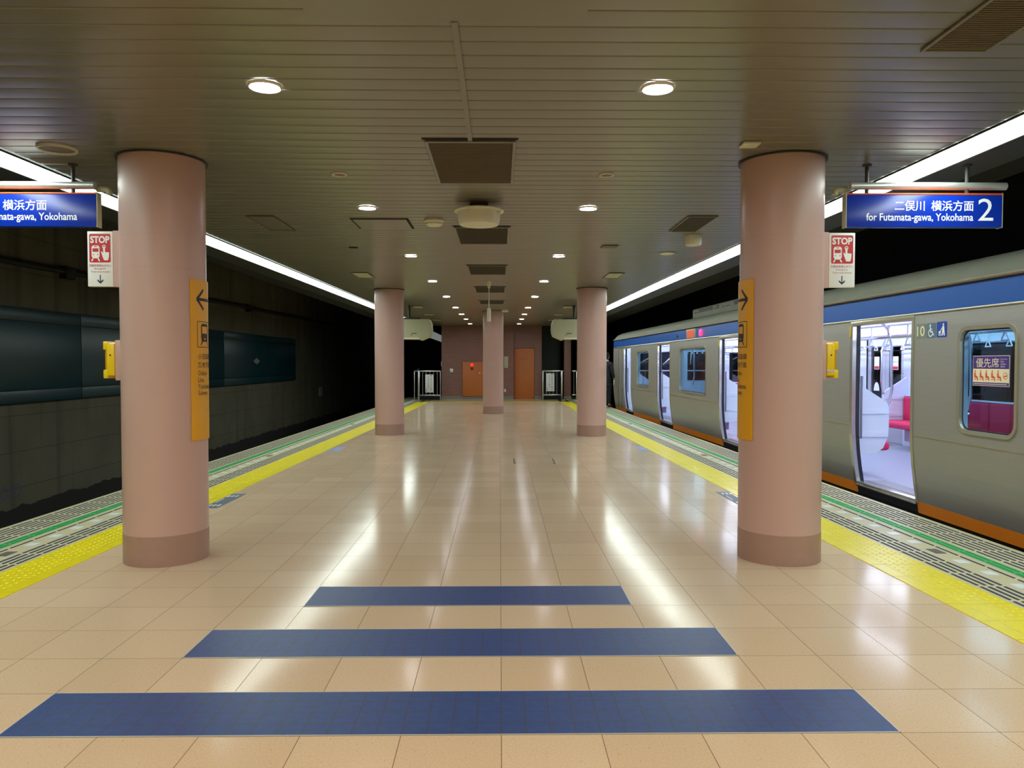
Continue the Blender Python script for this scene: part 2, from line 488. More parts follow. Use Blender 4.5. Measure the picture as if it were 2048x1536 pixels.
# end building: brick wall, its right bay set back a little
mb = MB()
mb.box(-2.38, 0.55, 30.8, 33.6, 0, 3.08)
mb.box(0.55, 0.575, 30.95, 33.6, 0, 3.08)
mb.box(0.575, 1.42, 30.95, 33.6, 2.09, 3.08)
mb.box(0.575, 1.42, 31.02, 33.6, 0, 2.09)
mb.box(1.42, 1.71, 30.95, 33.6, 0, 3.08)
struct(mb.build('wall_back', m_brick, keep=True))
mb = MB(); mb.box(-2.39, 0.56, 30.78, 30.8, 0, 0.13); mb.box(1.42, 1.715, 30.93, 30.95, 0, 0.13); mb.box(0.551, 0.57, 30.78, 30.95, 0, 0.13)
struct(mb.build('baseboard_back', m_grey_b, keep=True))
mb = MB(); mb.box(1.71, 2.62, 32.6, 32.8, 0, 3.2); struct(mb.build('wall_side', mat('slate_wall', (66, 70, 70), 0.7), keep=True))
mb = MB(); mb.rbox(0.585, 1.41, 30.985, 31.02, 0.0, 2.085, 0.004)
d = struct(mb.build('door_1', m_orange, keep=True))
mb = MB(); mb.tube([(0.66, 30.985, 1.0), (0.66, 30.93, 1.0), (0.76, 30.93, 1.0)], 0.011); mb.build('door_handle', m_steel_r, d)
mb = MB(); write(mb, '関係者以外立入禁止', 0.84, 1.13, 1.63, 1.665, lambda a, b: (a, 30.983, b)); mb.build('door_lettering', m_ink, d)

# ------------------------------------------------------------------ paving
def paving(s):
    side = 'left' if s < 0 else 'right'
    yb = yr(Y0, 28.4, 0.302)
    mb = MB()
    zt = 0.004
    for a, b in zip(yb, yb[1:]):
        a2, b2 = a + 0.0028, b - 0.0028
        for o0, o1 in ((0.0, 0.099), (0.1015, 0.399)):
            q = [(EX(s, o0, a2), a2), (EX(s, o1, a2), a2), (EX(s, o1, b2), b2), (EX(s, o0, b2), b2)]
            mb.prism([(x, y, -0.02) for x, y in q], (0, 0, 0.02 + zt), 0)
        if 2.5 < a < 21:
            for i in range(5):
                for j in range(5):
                    yy = a + (i + 0.5) * 0.0604; xx = EX(s, 0.1 + (j + 0.5) * 0.06, yy)
                    rr = 0.0115
                    ring = lambda r, z: [(xx + r * math.cos(k * math.pi / 4), yy + r * math.sin(k * math.pi / 4), z) for k in range(8)]
                    mb.add(ring(rr, zt) + ring(rr * 0.6, zt + 0.0035), [(k, (k + 1) % 8, 8 + (k + 1) % 8, 8 + k) for k in range(8)] + [tuple(range(8, 16))], 0, True)
    # bed showing in the joints
    for a, b in zip(ys, ys[1:]):
        b = min(b, 28.4)
        if b > a:
            mb.poly([(EX(s, 0, a), a, 0.0005), (EX(s, 0.4, a), a, 0.0005), (EX(s, 0.4, b), b, 0.0005), (EX(s, 0, b), b, 0.0005)], 1)
    tag(mb.build('tactile_paving', [m_yel, m_yel_j], keep=True), 'yellow studded tactile paving line along the %s side of the platform' % side, 'tactile paving')
    mb = MB()
    pit = 0.3095
    k0 = round((Y0 - 5.239) / pit)
    for a, b in zip(ys, ys[1:]):
        for (o0, z0), (o1, z1) in zip([(0.4, 0.001), (1.385, 0.001), (1.40, -0.012)], [(1.385, 0.001), (1.40, -0.012), (1.40, -0.3)]):
            mb.poly([(EX(s, o0, a), a, z0), (EX(s, o1, a), a, z1), (EX(s, o1, b), b, z1), (EX(s, o0, b), b, z0)], 0)
        mb.poly([(EX(s, 0.88, a), a, 0.0025), (EX(s, 0.98, a), a, 0.0025), (EX(s, 0.98, b), b, 0.0025), (EX(s, 0.88, b), b, 0.0025)], 2)
    def slab(o0, o1, a, b, mi, z=0.0045):
        q = [(EX(s, o0, a), a), (EX(s, o1, a), a), (EX(s, o1, b), b), (EX(s, o0, b), b)]
        mb.prism([(x, y, 0.0005) for x, y in q], (0, 0, z), mi)
    for k in range(k0, 82):
        yc = 5.239 + k * pit
        if yc > 30: break
        a, b = yc + 0.018, yc + pit - 0.018
        for o in (0.447, 0.5, 0.553, 0.606): slab(o - 0.009, o + 0.009, a, b, 1)
        slab(0.803, 0.817, a - 0.15, b - 0.15, 1)
        for o in (0.905, 0.95): slab(o - 0.005, o + 0.005, a, b, 3)
        for o in (1.035, 1.09, 1.145, 1.2, 1.255, 1.31): slab(o - 0.0075, o + 0.0075, a, b, 1)
        grey = (k % 20 == 2)
        slab(0.68, 0.765, yc - (0.07 if grey else 0.05), yc + (0.07 if grey else 0.05), 5 if grey else 4, 0.003)
    tag(mb.build('edge_paving', [m_cream, m_dash, m_green, m_dgreen, m_white_sq, m_grey_sq], keep=True),
        'cream anti-slip paving with green line at the edge, ' + ('over the empty left track' if s < 0 else 'beside the train'), 'platform edge')
paving(-1); paving(1)

mb = MB()      # yellow line across the platform end
for k in range(16):
    x0 = LX(28.4) - 0.38 + k * (RX(28.4) - LX(28.4) + 0.76) / 16
    mb.box(x0 + 0.002, x0 + (RX(28.4) - LX(28.4) + 0.76) / 16 - 0.002, 28.4, 28.78, -0.01, 0.004)
tag(mb.build('tactile_paving', m_yel, keep=True), 'yellow tactile paving line across the far end before the brick wall', 'tactile paving')

for (x0, x1, yy, lb) in ((-1.995, 1.605, 2.967, 'widest navy tiled band in the floor, nearest the viewer'), (-1.595, 1.205, 3.767, 'middle navy tiled band in the floor'), (-1.195, 0.805, 4.567, 'shortest navy tiled band in the floor, farthest from the viewer')):
    t = thing('navy_floor_band', lb, 'floor band', (x0, yy, 0), 'navy bands across the floor')
    mb = MB(); mb.box(x0 + 0.004, x1 - 0.004, yy + 0.004, yy + 0.396, -0.01, 0.0025); o = mb.build('tile_field', m_navy, t)
    mb = MB()
    for q in ((x0, x0 + 0.004, yy, yy + 0.4), (x1 - 0.004, x1, yy, yy + 0.4), (x0, x1, yy, yy + 0.004), (x0, x1, yy + 0.396, yy + 0.4)):
        mb.box(*q, -0.01, 0.0035)
    mb.build('metal_edging', m_alu, t)

# stickers marking where to queue
def floor_sticker(x0, x1, y0, y1, lb, m, det):
    t = thing('floor_sticker', lb, 'floor sticker', (x0, y0, 0), 'queue stickers beside the yellow lines')
    mb = MB(); mb.prism([(x0, y0, 0.0002), (x1, y0, 0.0002), (x1 - 0.02, y1, 0.0002), (x0 - 0.02, y1, 0.0002)] if x0 > 0 else [(x0, y0, 0.0002), (x1, y0, 0.0002), (x1 + 0.02, y1, 0.0002), (x0 + 0.02, y1, 0.0002)], (0, 0, 0.0012)); mb.build('sheet', m, t)
    mb = MB(); fn = lambda a, b: (a, b, 0.0022)
    for k in range(2):
        yy = y0 + (0.08 if k == 0 else 0.62)
        for j in range(3):
            flat(mb, circ(x0 + 0.03 + j * 0.045, yy + 0.03, 0.014, 8), fn); flat(mb, [(x0 + 0.018 + j * 0.045, yy + 0.05), (x0 + 0.042 + j * 0.045, yy + 0.05), (x0 + 0.05 + j * 0.045, yy + 0.11), (x0 + 0.024 + j * 0.045, yy + 0.11)], fn)
    flat(mb, line2((x0 + 0.03, y0 + 0.3), (x0 + 0.03, y0 + 0.55), 0.01), fn)
    mb.build('markings', det, t)
floor_sticker(-3.045, -2.885, 7.70, 8.54, 'grey queue sticker by the left yellow line, just beyond the near left column', m_stick, m_letter)
floor_sticker(-2.90, -2.73, 12.62, 13.32, 'bluish queue sticker by the left yellow line, farther along the platform', m_stick_b, m_stick)
floor_sticker(2.49, 2.63, 7.80, 8.6, 'grey queue sticker by the right yellow line, behind the near right column', m_stick, m_letter)
floor_sticker(2.38, 2.53, 12.6, 13.36, 'bluish queue sticker by the right yellow line, farther along the platform', m_stick_b, m_stick)

t = thing('floor_hatch', 'flush floor hatch with two dark slots in the middle of the platform', 'floor hatch', (0.2, 11.08, 0))
mb = MB(); mb.box(0.23, 0.80, 11.08, 11.67, -0.01, 0.0012); mb.build('cover', m_tile, t)
for x in (0.212, 0.81):
    mb = MB(); mb.box(x - 0.008, x + 0.008, 11.085, 11.665, -0.01, 0.0022); mb.box(min(x, 0.51 + (x - 0.51) * 0.9), max(x, 0.51 + (x - 0.51) * 0.9), 11.08, 11.11, -0.01, 0.0022); mb.build('slot', m_ink, t)

# ------------------------------------------------------------------ lamps
for s in (-1, 1):
    side = 'left' if s < 0 else 'right'
    t = thing('ceiling_strip_light', 'long white fluorescent strip light along the %s edge of the ceiling' % side, 'strip light', (EX(s, 0.57, 10), 10, CZ), 'strip lights')
    yq = yr(Y0 + 0.2, 28.6, 1.2)
    mb = MB()
    for a, b in zip(yq, yq[1:]):
        for (o0, z0), (o1, z1) in zip([(0.435, 2.995), (0.445, 2.985), (0.715, 2.985)], [(0.445, 2.985), (0.715, 2.985), (0.725, 2.995)]):
            mb.poly([(EX(s, o0, a), a, z0), (EX(s, o1, a), a, z1), (EX(s, o1, b), b, z1), (EX(s, o0, b), b, z0)])
    mb.build('diffuser', m_strip, t)
    for nm, o0, o1 in (('inner_rim', 0.422, 0.433), ('outer_rim', 0.727, 0.736)):
        mb = MB()
        for a, b in zip(yq, yq[1:]):
            for (p0, z0), (p1, z1) in (((o0, 2.998), (o0, 2.984)), ((o0, 2.984), (o1, 2.984)), ((o1, 2.984), (o1, 2.998))):
                mb.poly([(EX(s, p0, a), a, z0), (EX(s, p1, a), a, z1), (EX(s, p1, b), b, z1), (EX(s, p0, b), b, z0)])
        mb.build(nm, m_fasc, t)

ORD = ['nearest the viewer', 'second from the viewer', 'third from the viewer', 'fourth from the viewer', 'fifth from the viewer', 'sixth from the viewer', 'third from the brick wall', 'second from the brick wall', 'nearest the brick wall']
DY = [4.19, 7.42, 10.72, 14.04, 17.3, 20.7, 23.5, 26.1, 29.3]
proto = None
for side, xs in (('left', [-1.286, -1.292, -1.257, -1.25, -1.222, -1.218, -1.19, -1.17, -1.158]), ('right', [0.869, 0.863, 0.834, 0.816, 0.80, 0.765, 0.76, 0.75, 0.741])):
    for i, (x, yy) in enumerate(zip(xs, DY)):
        t = thing('downlight', 'lit round downlight in the %s ceiling row, %s' % (side, ORD[i]), 'downlight', (x, yy, CZ), 'downlights')
        if proto is None:
            c = (x, yy, CZ)
            mb = MB(); mb.lathe(c, [(0.0775, -0.004), (0.079, -0.012), (0.084, -0.016), (0.092, -0.008), (0.093, -0.001)], 28)
            a = mb.build('ring', m_ring, t)
            mb = MB(); mb.lathe(c, [(0.077, -0.006), (0.05, -0.008), (0.0005, -0.009)], 24)
            b = mb.build('lens', m_down, t)
            proto = (a, b)
        else:
            for p in proto:
                q = p.copy(); COL.objects.link(q); q.parent = t

# ------------------------------------------------------------------ ceiling fittings
def grille(x0, x1, y0, y1, lb, m, fr=0.022, name='air_grille', cat='air grille', grp='ceiling air grilles', mf=None, slats=0):
    t = thing(name, lb, cat, (x0, y0, CZ), grp)
    mb = MB()
    for q in ((x0, x0 + fr, y0, y1), (x1 - fr, x1, y0, y1), (x0 + fr, x1 - fr, y0, y0 + fr), (x0 + fr, x1 - fr, y1 - fr, y1)):
        mb.rbox(*q, 2.984, 2.9985, 0.003, seg=1)
    mb.build('frame', mf or m_slat, t)
    mb = MB(); mb.box(x0 + fr, x1 - fr, y0 + fr, y1 - fr, 2.993, 2.997)
    if slats:
        n = int((y1 - y0 - 2 * fr) / slats)
        for k in range(n):
            yy = y0 + fr + (k + 0.5) * slats
            mb.box(x0 + fr, x1 - fr, yy - 0.004, yy + 0.004, 2.987, 2.993)
    mb.build('mesh_panel', m, t)
    return t
for (a, b, lb, m) in ((5.19, 6.39, 'large brown ceiling air grille nearest the viewer', m_mesh), (8.45, 9.63, 'brown ceiling air grille just beyond the round drum speaker', m_mesh_d), (11.76, 12.94, 'third brown ceiling air grille along the platform centre', m_mesh_d), (15.05, 16.21, 'fourth brown ceiling air grille along the platform centre', m_mesh_d), (18.4, 19.33, 'farthest brown ceiling air grille, before the centre column', m_mesh_d)):
    g = grille(-0.515, 0.11, a, b, lb, m, slats=0.03)
    mb = MB(); mb.box(-0.53, 0.125, a - 0.045, a - 0.012, 2.9965, 2.999); mb.build('shadow_gap', m_black, g)
grille(2.035, 2.36, 2.55, 3.68, 'long ceiling air grille at the top right, near the right strip light', m_mesh, 0.016, slats=0.02)
grille(1.94, 2.255, 7.80, 8.70, 'small dark ceiling air grille on the right, above a smoke detector', m_mesh_d, 0.014, slats=0.02)
grille(-2.615, -2.33, 7.84, 8.68, 'small pale ceiling air grille on the left behind the near left column', m_slat, 0.012, mf=m_mesh)
for s, x0, x1 in (('left', -2.5, -2.22), ('right', 1.83, 2.1)):
    for (a, b), o in zip(((12.72, 13.5), (20.1, 20.9), (23.3, 24.0), (26.3, 27.0)), ('nearest', 'second', 'third', 'farthest')):
        dx = 0 if a < 15 else (0.15 if s == 'left' else -0.13)
        grille(x0 + dx, x1 + dx, a, b, 'pale flush ceiling panel in the %s row, %s from the viewer' % (s, o), m_bone2, 0.012, 'ceiling_panel', 'ceiling panel', 'pale ceiling panels')
t = thing('access_hatch', 'square ceiling access hatch with dark gap left of the white smoke detector', 'access hatch', (-1.57, 7.98, CZ))
mb = MB(); mb.box(-1.58, -0.965, 7.98, 8.59, 2.9965, 2.999); mb.build('gap', m_black, t)
mb = MB(); mb.box(-1.555, -0.99, 8.02, 8.57, 2.99, 2.9965); mb.build('lid', m_slat, t)
mb = MB(); mb.box(-0.842, 0.378, 2.6, 3.395, 2.994, 2.999); tag(mb.build('ceiling_panel', m_slat), 'plain ungrooved ceiling panel at the top of the picture', 'ceiling panel')
mb = MB(); mb.box(-0.217, -0.187, 3.395, 5.19, 2.99, 2.9985); tag(mb.build('ceiling_batten', m_slat), 'thin ceiling batten running to the nearest brown air grille', 'ceiling batten')

t = thing('drum_speaker', 'cream drum shaped ceiling speaker in the middle of the ceiling', 'speaker', (-0.2, 7.27, CZ))
c = (-0.2, 7.27, CZ)
mb = MB(); mb.lathe(c, [(0.0, -0.055), (0.215, -0.055), (0.238, -0.06), (0.24, -0.068), (0.235, -0.076), (0.208, -0.08)], 40); mb.build('flange', m_bone, t)
mb = MB(); mb.lathe(c, [(0.207, -0.078), (0.2, -0.15), (0.19, -0.19), (0.182, -0.2), (0.0, -0.205)], 40); mb.build('drum', m_bone, t)
mb = MB(); mb.lathe(c, [(0.09, -0.001), (0.09, -0.055)], 20); mb.build('mount', m_mesh, t)
for k in range(4):
    a = math.radians(45 + 90 * k + 20); mb = MB(); mb.rbox(c[0] + 0.218 * math.cos(a) - 0.012, c[0] + 0.218 * math.cos(a) + 0.012, c[1] + 0.218 * math.sin(a) - 0.012, c[1] + 0.218 * math.sin(a) + 0.012, 2.9, 2.926, 0.004); mb.build('clip', m_bone, t)

def disc(x, y, prof, lb, name, cat, m=m_bone, grp=None, inner=None):
    t = thing(name, lb, cat, (x, y, CZ), grp)
    mb = MB(); mb.lathe((x, y, CZ), prof, 28); mb.build('housing', m, t)
    if inner:
        mb = MB(); mb.lathe((x, y, CZ), [(0.0, -0.004), (inner, -0.004)], 24); mb.build('grille', m_mesh, t)
disc(-0.70, 8.08, [(0.105, -0.001), (0.105, -0.02), (0.09, -0.028), (0.088, -0.05), (0.07, -0.062), (0, -0.066)], 'white round smoke detector between the drum speaker and the access hatch', 'smoke_detector', 'detector', grp='ceiling detectors')
disc(2.313, 9.05, [(0.102, -0.001), (0.1, -0.04), (0.095, -0.1), (0.088, -0.112), (0, -0.114)], 'cream cylindrical detector beneath the small dark grille on the right', 'smoke_detector', 'detector', grp='ceiling detectors')
disc(2.31, 10.44, [(0.105, -0.001), (0.104, -0.012), (0.08, -0.02), (0, -0.022)], 'flat round detector just beyond the cream cylindrical one on the right', 'smoke_detector', 'detector', grp='ceiling detectors')
disc(0.144, 21.7, [(0.1, -0.001), (0.1, -0.03), (0.07, -0.06), (0, -0.066)], 'small white dome on the ceiling right of the centre column', 'smoke_detector', 'detector', grp='ceiling detectors')
RP = [(0.046, -0.004), (0.05, -0.012), (0.058, -0.012), (0.062, -0.004), (0.063, -0.001)]
disc(-1.29, 6.13, RP, 'small unlit ring speaker in the left half of the ceiling', 'ring_speaker', 'speaker', m_ring, 'ring speakers', 0.047)
disc(0.859, 6.12, RP, 'small unlit ring speaker in the right half of the ceiling', 'ring_speaker', 'speaker', m_ring, 'ring speakers', 0.047)
disc(-3.13, 5.42, [(0.115, -0.006), (0.12, -0.018), (0.128, -0.018), (0.132, -0.004), (0.132, -0.001)], 'wide round ceiling speaker above the left blue sign', 'ring_speaker', 'speaker', m_ring, None, 0.117)
mb = MB(); mb.rbox(1.67, 1.79, 5.19, 5.31, 2.982, 2.999, 0.004); mb.rbox(1.705, 1.755, 5.225, 5.275, 2.978, 2.983, 0.002); tag(mb.build('ceiling_plate', m_ring), 'small square plate on the ceiling left of the near right column', 'ceiling plate')
mb = MB(); mb.box(-1.98, -1.87, 9.95, 10.03, 2.992, 2.999); tag(mb.build('ceiling_slot', m_black), 'small dark slot in the ceiling, left side', 'ceiling slot')
mb = MB(); mb.rbox(1.32, 1.53, 9.75, 9.95, 2.988, 2.999, 0.003); tag(mb.build('ceiling_plate', m_mesh), 'faint flat plate in the right half of the ceiling', 'ceiling plate')

t = thing('pendant_sensor', 'white pendant with slim tube on a rod, before the centre column', 'pendant', (-0.205, 14.1, 2.254))
c = (-0.205, 14.1, 0)
mb = MB(); mb.lathe(c, [(0.05, 2.999), (0.045, 2.96), (0.02, 2.88), (0.009, 2.86)], 18); mb.build('canopy', m_bone, t)
mb = MB(); mb.tube([(c[0], c[1], 2.87), (c[0], c[1], 2.5)], 0.008); mb.build('rod', m_bone, t)
mb = MB(); mb.lathe(c, [(0.0, 2.505), (0.026, 2.5), (0.034, 2.49), (0.036, 2.27), (0.03, 2.256), (0, 2.254)], 18); mb.build('tube', m_bone, t)

# ------------------------------------------------------------------ columns
def column(x, y, lb, seams=()):
    t = thing('round_column', lb, 'column', (x, y, 0), 'pink columns')
    r = 0.3
    mb = MB(); mb.lathe((x, y, 0), [(r, 0.222), (r, CZ - 0.001)], 64); mb.build('shaft', m_pink, t)
    mb = MB(); mb.lathe((x, y, 0), [(r + 0.0015, 0.0), (r + 0.0015, 0.221), (r - 0.002, 0.224)], 64); mb.build('base_band', m_pink_d, t)
    mb = MB(); mb.lathe((x, y, 0), [(r + 0.02, CZ - 0.001), (r + 0.02, CZ - 0.012), (r, CZ - 0.012)], 64); mb.build('collar', m_fasc, t)
    for z in seams:
        mb = MB(); mb.lathe((x, y, 0), [(r + 0.0004, z - 0.0018), (r + 0.0008, z), (r + 0.0004, z + 0.0018)], 64); mb.build('seam', m_seam, t)
    return t
column(-2.537, 5.747, 'pink round column at front left, carrying a STOP sign and an amber sign', (2.41, 2.17))
column(2.130, 5.716, 'pink round column at front right, carrying a STOP sign and an amber sign', (2.41, 2.17))
column(-2.297, 15.72, 'plain pink round column farther back on the left')
column(1.877, 15.44, 'plain pink round column farther back on the right, beside the train')
column(-0.1975, 22.12, 'pink round column in the middle of the platform before the brick wall', (1.36,))
mb = MB(); mb.rbox(2.62, 2.90, 30.8, 31.08, 0, 3.02, 0.006)
pil = thing('brick_pillar', 'square brown brick pillar between the two right fences', 'pillar', (2.76, 30.94, 0))
mb.build('shaft', m_brick, pil); mb = MB(); mb.box(2.612, 2.908, 30.79, 31.09, 0, 0.13); mb.build('base', m_grey_b, pil)

# ------------------------------------------------------------------ signs hung over the platform edges
def hang_sign(x0, x1, y, left):
    side = 'left' if left else 'right'
    t = thing('hanging_sign', 'blue hanging sign for platform 2 beside the near right column' if not left else 'blue hanging sign cut off by the left edge of the picture', 'hanging sign', ((x0 + x1) / 2, y, 2.516), 'blue direction signs')
    zb, zt = 2.516, 2.775
    mb = MB(); mb.rbox(x0, x1, y, y + 0.06, zb, zt - 0.014, 0.006); box = mb.build('sign_box', m_sblue, t)
    mb = MB(); mb.rbox(x0, x1, y - 0.001, y + 0.061, zt - 0.014, zt, 0.004); mb.build('orange_edge', m_orange_e, t)
    for xx in (x0, x1):
        mb = MB(); mb.rbox(xx - 0.006, xx + 0.006, y + 0.002, y + 0.066, zb - 0.002, zt + 0.002, 0.002); mb.build('end_plate', m_bone2, t)
    fn = lambda a, b: (a, y - 0.0012, b)
    p = lambda px, py: ((x0 + (px - 1694.4) * 1.195 / 311.6), 1.481 + (726 - py) * 0.003808)
    mb = MB()
    if not left:
        for s, a, b, bo in (('二俣川', 1790, 1850, 0.012), ('横浜方面', 1863, 1948, 0.012)):
            write(mb, s, p(a, 0)[0], p(b, 0)[0], p(0, 422)[1], p(0, 401)[1], fn, bo)
        write(mb, 'for Futamata-gawa, Yokohama', p(1733.5, 0)[0], p(1947.5, 0)[0], p(0, 446)[1], p(0, 426.5)[1], fn, 0.012)
        write(mb, '2', p(1957, 0)[0], p(1987.5, 0)[0], p(0, 441)[1], p(0, 397)[1], fn)
    else:
        q = lambda px: x1 + (px - 192.5) * 0.003841
        for s, a, b in (('二俣川', -64, -4), ('横浜方面', 9, 95)):
            write(mb, s, q(a), q(b), p(0, 422)[1], p(0, 401)[1], fn, 0.012)
        write(mb, 'for Futamata-gawa, Yokohama', q(-60), q(154.5), p(0, 446)[1], p(0, 426.5)[1], fn, 0.012)
        write(mb, '1', q(-94), q(-78), p(0, 441)[1], p(0, 397)[1], fn)
    mb.build('lettering', m_letter, box)
    # hanger: two posts and a round bar across the top
    b0, b1 = (x0 + 0.045, x1 + 0.055) if not left else (x0 - 0.05, x1 - 0.035)
    mb = MB(); mb.tube([(b0, y + 0.05, 2.838), (b1, y + 0.05, 2.838)], 0.029, 18); mb.build('bar', m_alu, t)
    posts = (x0 + 0.175, x0 + 0.95) if not left else (x1 - 0.2, x1 - 0.97)
    for k, xx in enumerate(posts):
        top = 2.999 if k == 0 else 3.0
        mb = MB(); mb.tube([(xx, y + 0.05, zt), (xx, y + 0.05, top)], 0.014, 12); mb.lathe((xx, y + 0.05, 0), [(0.035, 2.999), (0.033, 2.988), (0.014, 2.985)], 16); mb.build('post', m_fasc, t)
    e = x0 if not left else x1
    d = -1 if not left else 1
    mb = MB(); mb.tube([(e - d * 0.04, y + 0.09, 2.82), (e + d * 0.03, y + 0.09, 2.815), (e + d * 0.05, y + 0.09, 2.805), (e + d * 0.055, y + 0.09, 2.78)], 0.024, 14); mb.build('elbow', m_bone2, t)
hang_sign(2.639, 3.834, 5.75, False)
hang_sign(-3.061 - 1.195, -3.061, 5.8, True)

# ------------------------------------------------------------------ fixtures on the two near columns
def stop_sign(x0, x1, inner, side):
    y, zb, zt = 5.75, 2.058, 2.472
    t = thing('stop_sign', 'white and red STOP train emergency sign on the near %s column' % side, 'sign', ((x0 + x1) / 2, y, zb), 'emergency stop signs')
    mb = MB(); mb.rbox(x0, x1, y, y + 0.05, zb, zt, 0.004); body = mb.build('board', m_white, t)
    d = 1 if inner > x0 + 0.1 else -1
    a, b = sorted((x1 if d > 0 else x0, inner))
    mb = MB(); mb.box(a, b, y + 0.004, y + 0.05, zb - 0.002, zt + 0.006); mb.build('bracket', m_pink, t)
    W, H = x1 - x0, zt - zb
    fn = lambda u, v: (x0 + u * W, y - 0.0006, zt - v * H)
    f2 = lambda u, v: (x0 + u * W, y - 0.0012, zt - v * H)
    f3 = lambda u, v: (x0 + u * W, y - 0.0018, zt - v * H)
    mb = MB(); mb.poly([(x0 + a, y - 0.0006, zt - b) for a, b in rrect(0.08 * W, 0.92 * W, 0.045 * H, 0.565 * H, 0.012)]); mb.build('red_field', m_red, body)
    mb = MB()
    write(mb, 'STOP', 0.12, 0.88, 0.215, 0.085, f2, 0.035)
    flat(mb, [(0.17, 0.29), (0.2, 0.265), (0.245, 0.255), (0.41, 0.255), (0.455, 0.265), (0.485, 0.29), (0.485, 0.45), (0.45, 0.475), (0.41, 0.49), (0.245, 0.49), (0.2, 0.475), (0.17, 0.45)], f2)
    flat(mb, line2((0.235, 0.493), (0.165, 0.538), 0.035), f3); flat(mb, line2((0.42, 0.493), (0.49, 0.538), 0.035), f3)
    flat(mb, [(0.54, 0.37), (0.575, 0.365), (0.625, 0.395), (0.625, 0.29), (0.66, 0.275), (0.7, 0.29), (0.7, 0.375), (0.86, 0.38), (0.85, 0.47), (0.81, 0.525), (0.66, 0.525), (0.61, 0.47)], f2)
    ring2(mb, 0, 0, 0.6, 1.0, lambda a, b: f3(0.662 + a * 0.068, 0.278 + b * 0.034))
    mb.build('pictogram', m_white, body)
    mb = MB()
    flat(mb, [(0.21, 0.308), (0.445, 0.308), (0.445, 0.372), (0.21, 0.372)], f3); flat(mb, [(0.27, 0.27), (0.385, 0.27), (0.385, 0.284), (0.27, 0.284)], f3)
    for cx in (0.24, 0.415): flat(mb, [(cx + 0.022 * math.cos(k), 0.42 + 0.011 * math.sin(k)) for k in (0, 0.785, 1.57, 2.36, 3.14, 3.93, 4.71, 5.5)], f3)
    mb.build('pictogram_detail', m_red, body)
    mb = MB()
    write(mb, '列車非常停止ボタン', 0.07, 0.93, 0.645, 0.595, f2, 0.006)
    write(mb, 'Emergency', 0.27, 0.73, 0.7, 0.66, f2); write(mb, 'Train stop button', 0.13, 0.88, 0.755, 0.715, f2)
    mb.build('small_lettering', m_dred, body)
    mb = MB()
    flat(mb, line2((0.5, 0.79), (0.5, 0.93), 0.035), f3)
    for dx in (-0.115, 0.115): mb.poly([f2(*p) for p in [(0.5, 0.95), (0.5, 0.915), (0.5 + dx, 0.868), (0.5 + dx, 0.9)]])
    mb.build('arrow', m_navy_l, body)
stop_sign(-3.108, -2.918, -2.83, 'left')
stop_sign(2.508, 2.708, 2.425, 'right')

def button_box(col_x, s, side):
    """seen edge on: it faces the track"""
    y = 5.72
    e = col_x + s * 0.3
    X = lambda o: e + s * o
    t = thing('emergency_button', 'yellow emergency button box on the near %s column' % side, 'emergency button', (e, y, 1.35), 'yellow emergency buttons')
    def bx(mb, o0, o1, y0, y1, z0, z1, r=0.006):
        a, b = sorted((X(o0), X(o1))); mb.rbox(a, b, y0, y1, z0, z1, r)
    mb = MB(); bx(mb, -0.015, 0.03, y - 0.06, y + 0.06, 1.352, 1.65, 0.004); mb.build('back_plate', m_pink, t)
    mb = MB(); bx(mb, 0.03, 0.092, y - 0.065, y + 0.075, 1.385, 1.63, 0.01); body = mb.build('body', m_box_y, t)
    mb = MB(); bx(mb, 0.03, 0.125, y - 0.02, y + 0.115, 1.368, 1.64, 0.006); mb.build('front_cover', m_box_o, t)
    for z0, z1 in ((1.58, 1.642), (1.366, 1.43)):
        mb = MB(); bx(mb, 0.10, 0.134, y - 0.03, y + 0.12, z0, z1, 0.005); mb.build('hinge_block', m_box_y, t)
    mb = MB(); mb.lathe((X(0.062), y - 0.066, 1.54), [(0.0, -0.002), (0.006, -0.002), (0.006, 0.002)], 12, axis='Y'); mb.build('keyhole', m_ink, body)
    if s > 0:
        mb = MB(); bx(mb, 0.032, 0.09, y - 0.0665, y - 0.064, 1.412, 1.43, 0.0004); mb.build('label_strip', mat('label_grey', (190, 188, 190), 0.5), body)
button_box(-2.537, -1, 'left')
button_box(2.13, 1, 'right')
for cx, s, side in ((-2.537, -1, 'left'), (2.13, 1, 'right')):
    x = cx + s * 0.325
    t = thing('conduit_pipe', 'thin pink conduit pipe down the outer side of the near %s column' % side, 'pipe', (x, 5.75, 1.65), 'column conduits')
    for z0, z1 in ((1.652, 2.05), (2.485, 2.998)):
        mb = MB(); mb.tube([(x, 5.775, z0), (x, 5.775, z1)], 0.016, 12); mb.build('pipe', m_pink, t)
    for z in (2.62, 1.85):
        mb = MB(); a, b = sorted((x - s * 0.024, x + s * 0.006)); mb.rbox(a, b, 5.755, 5.795, z - 0.012, z + 0.012, 0.003); mb.build('clip', m_pink_d, t)

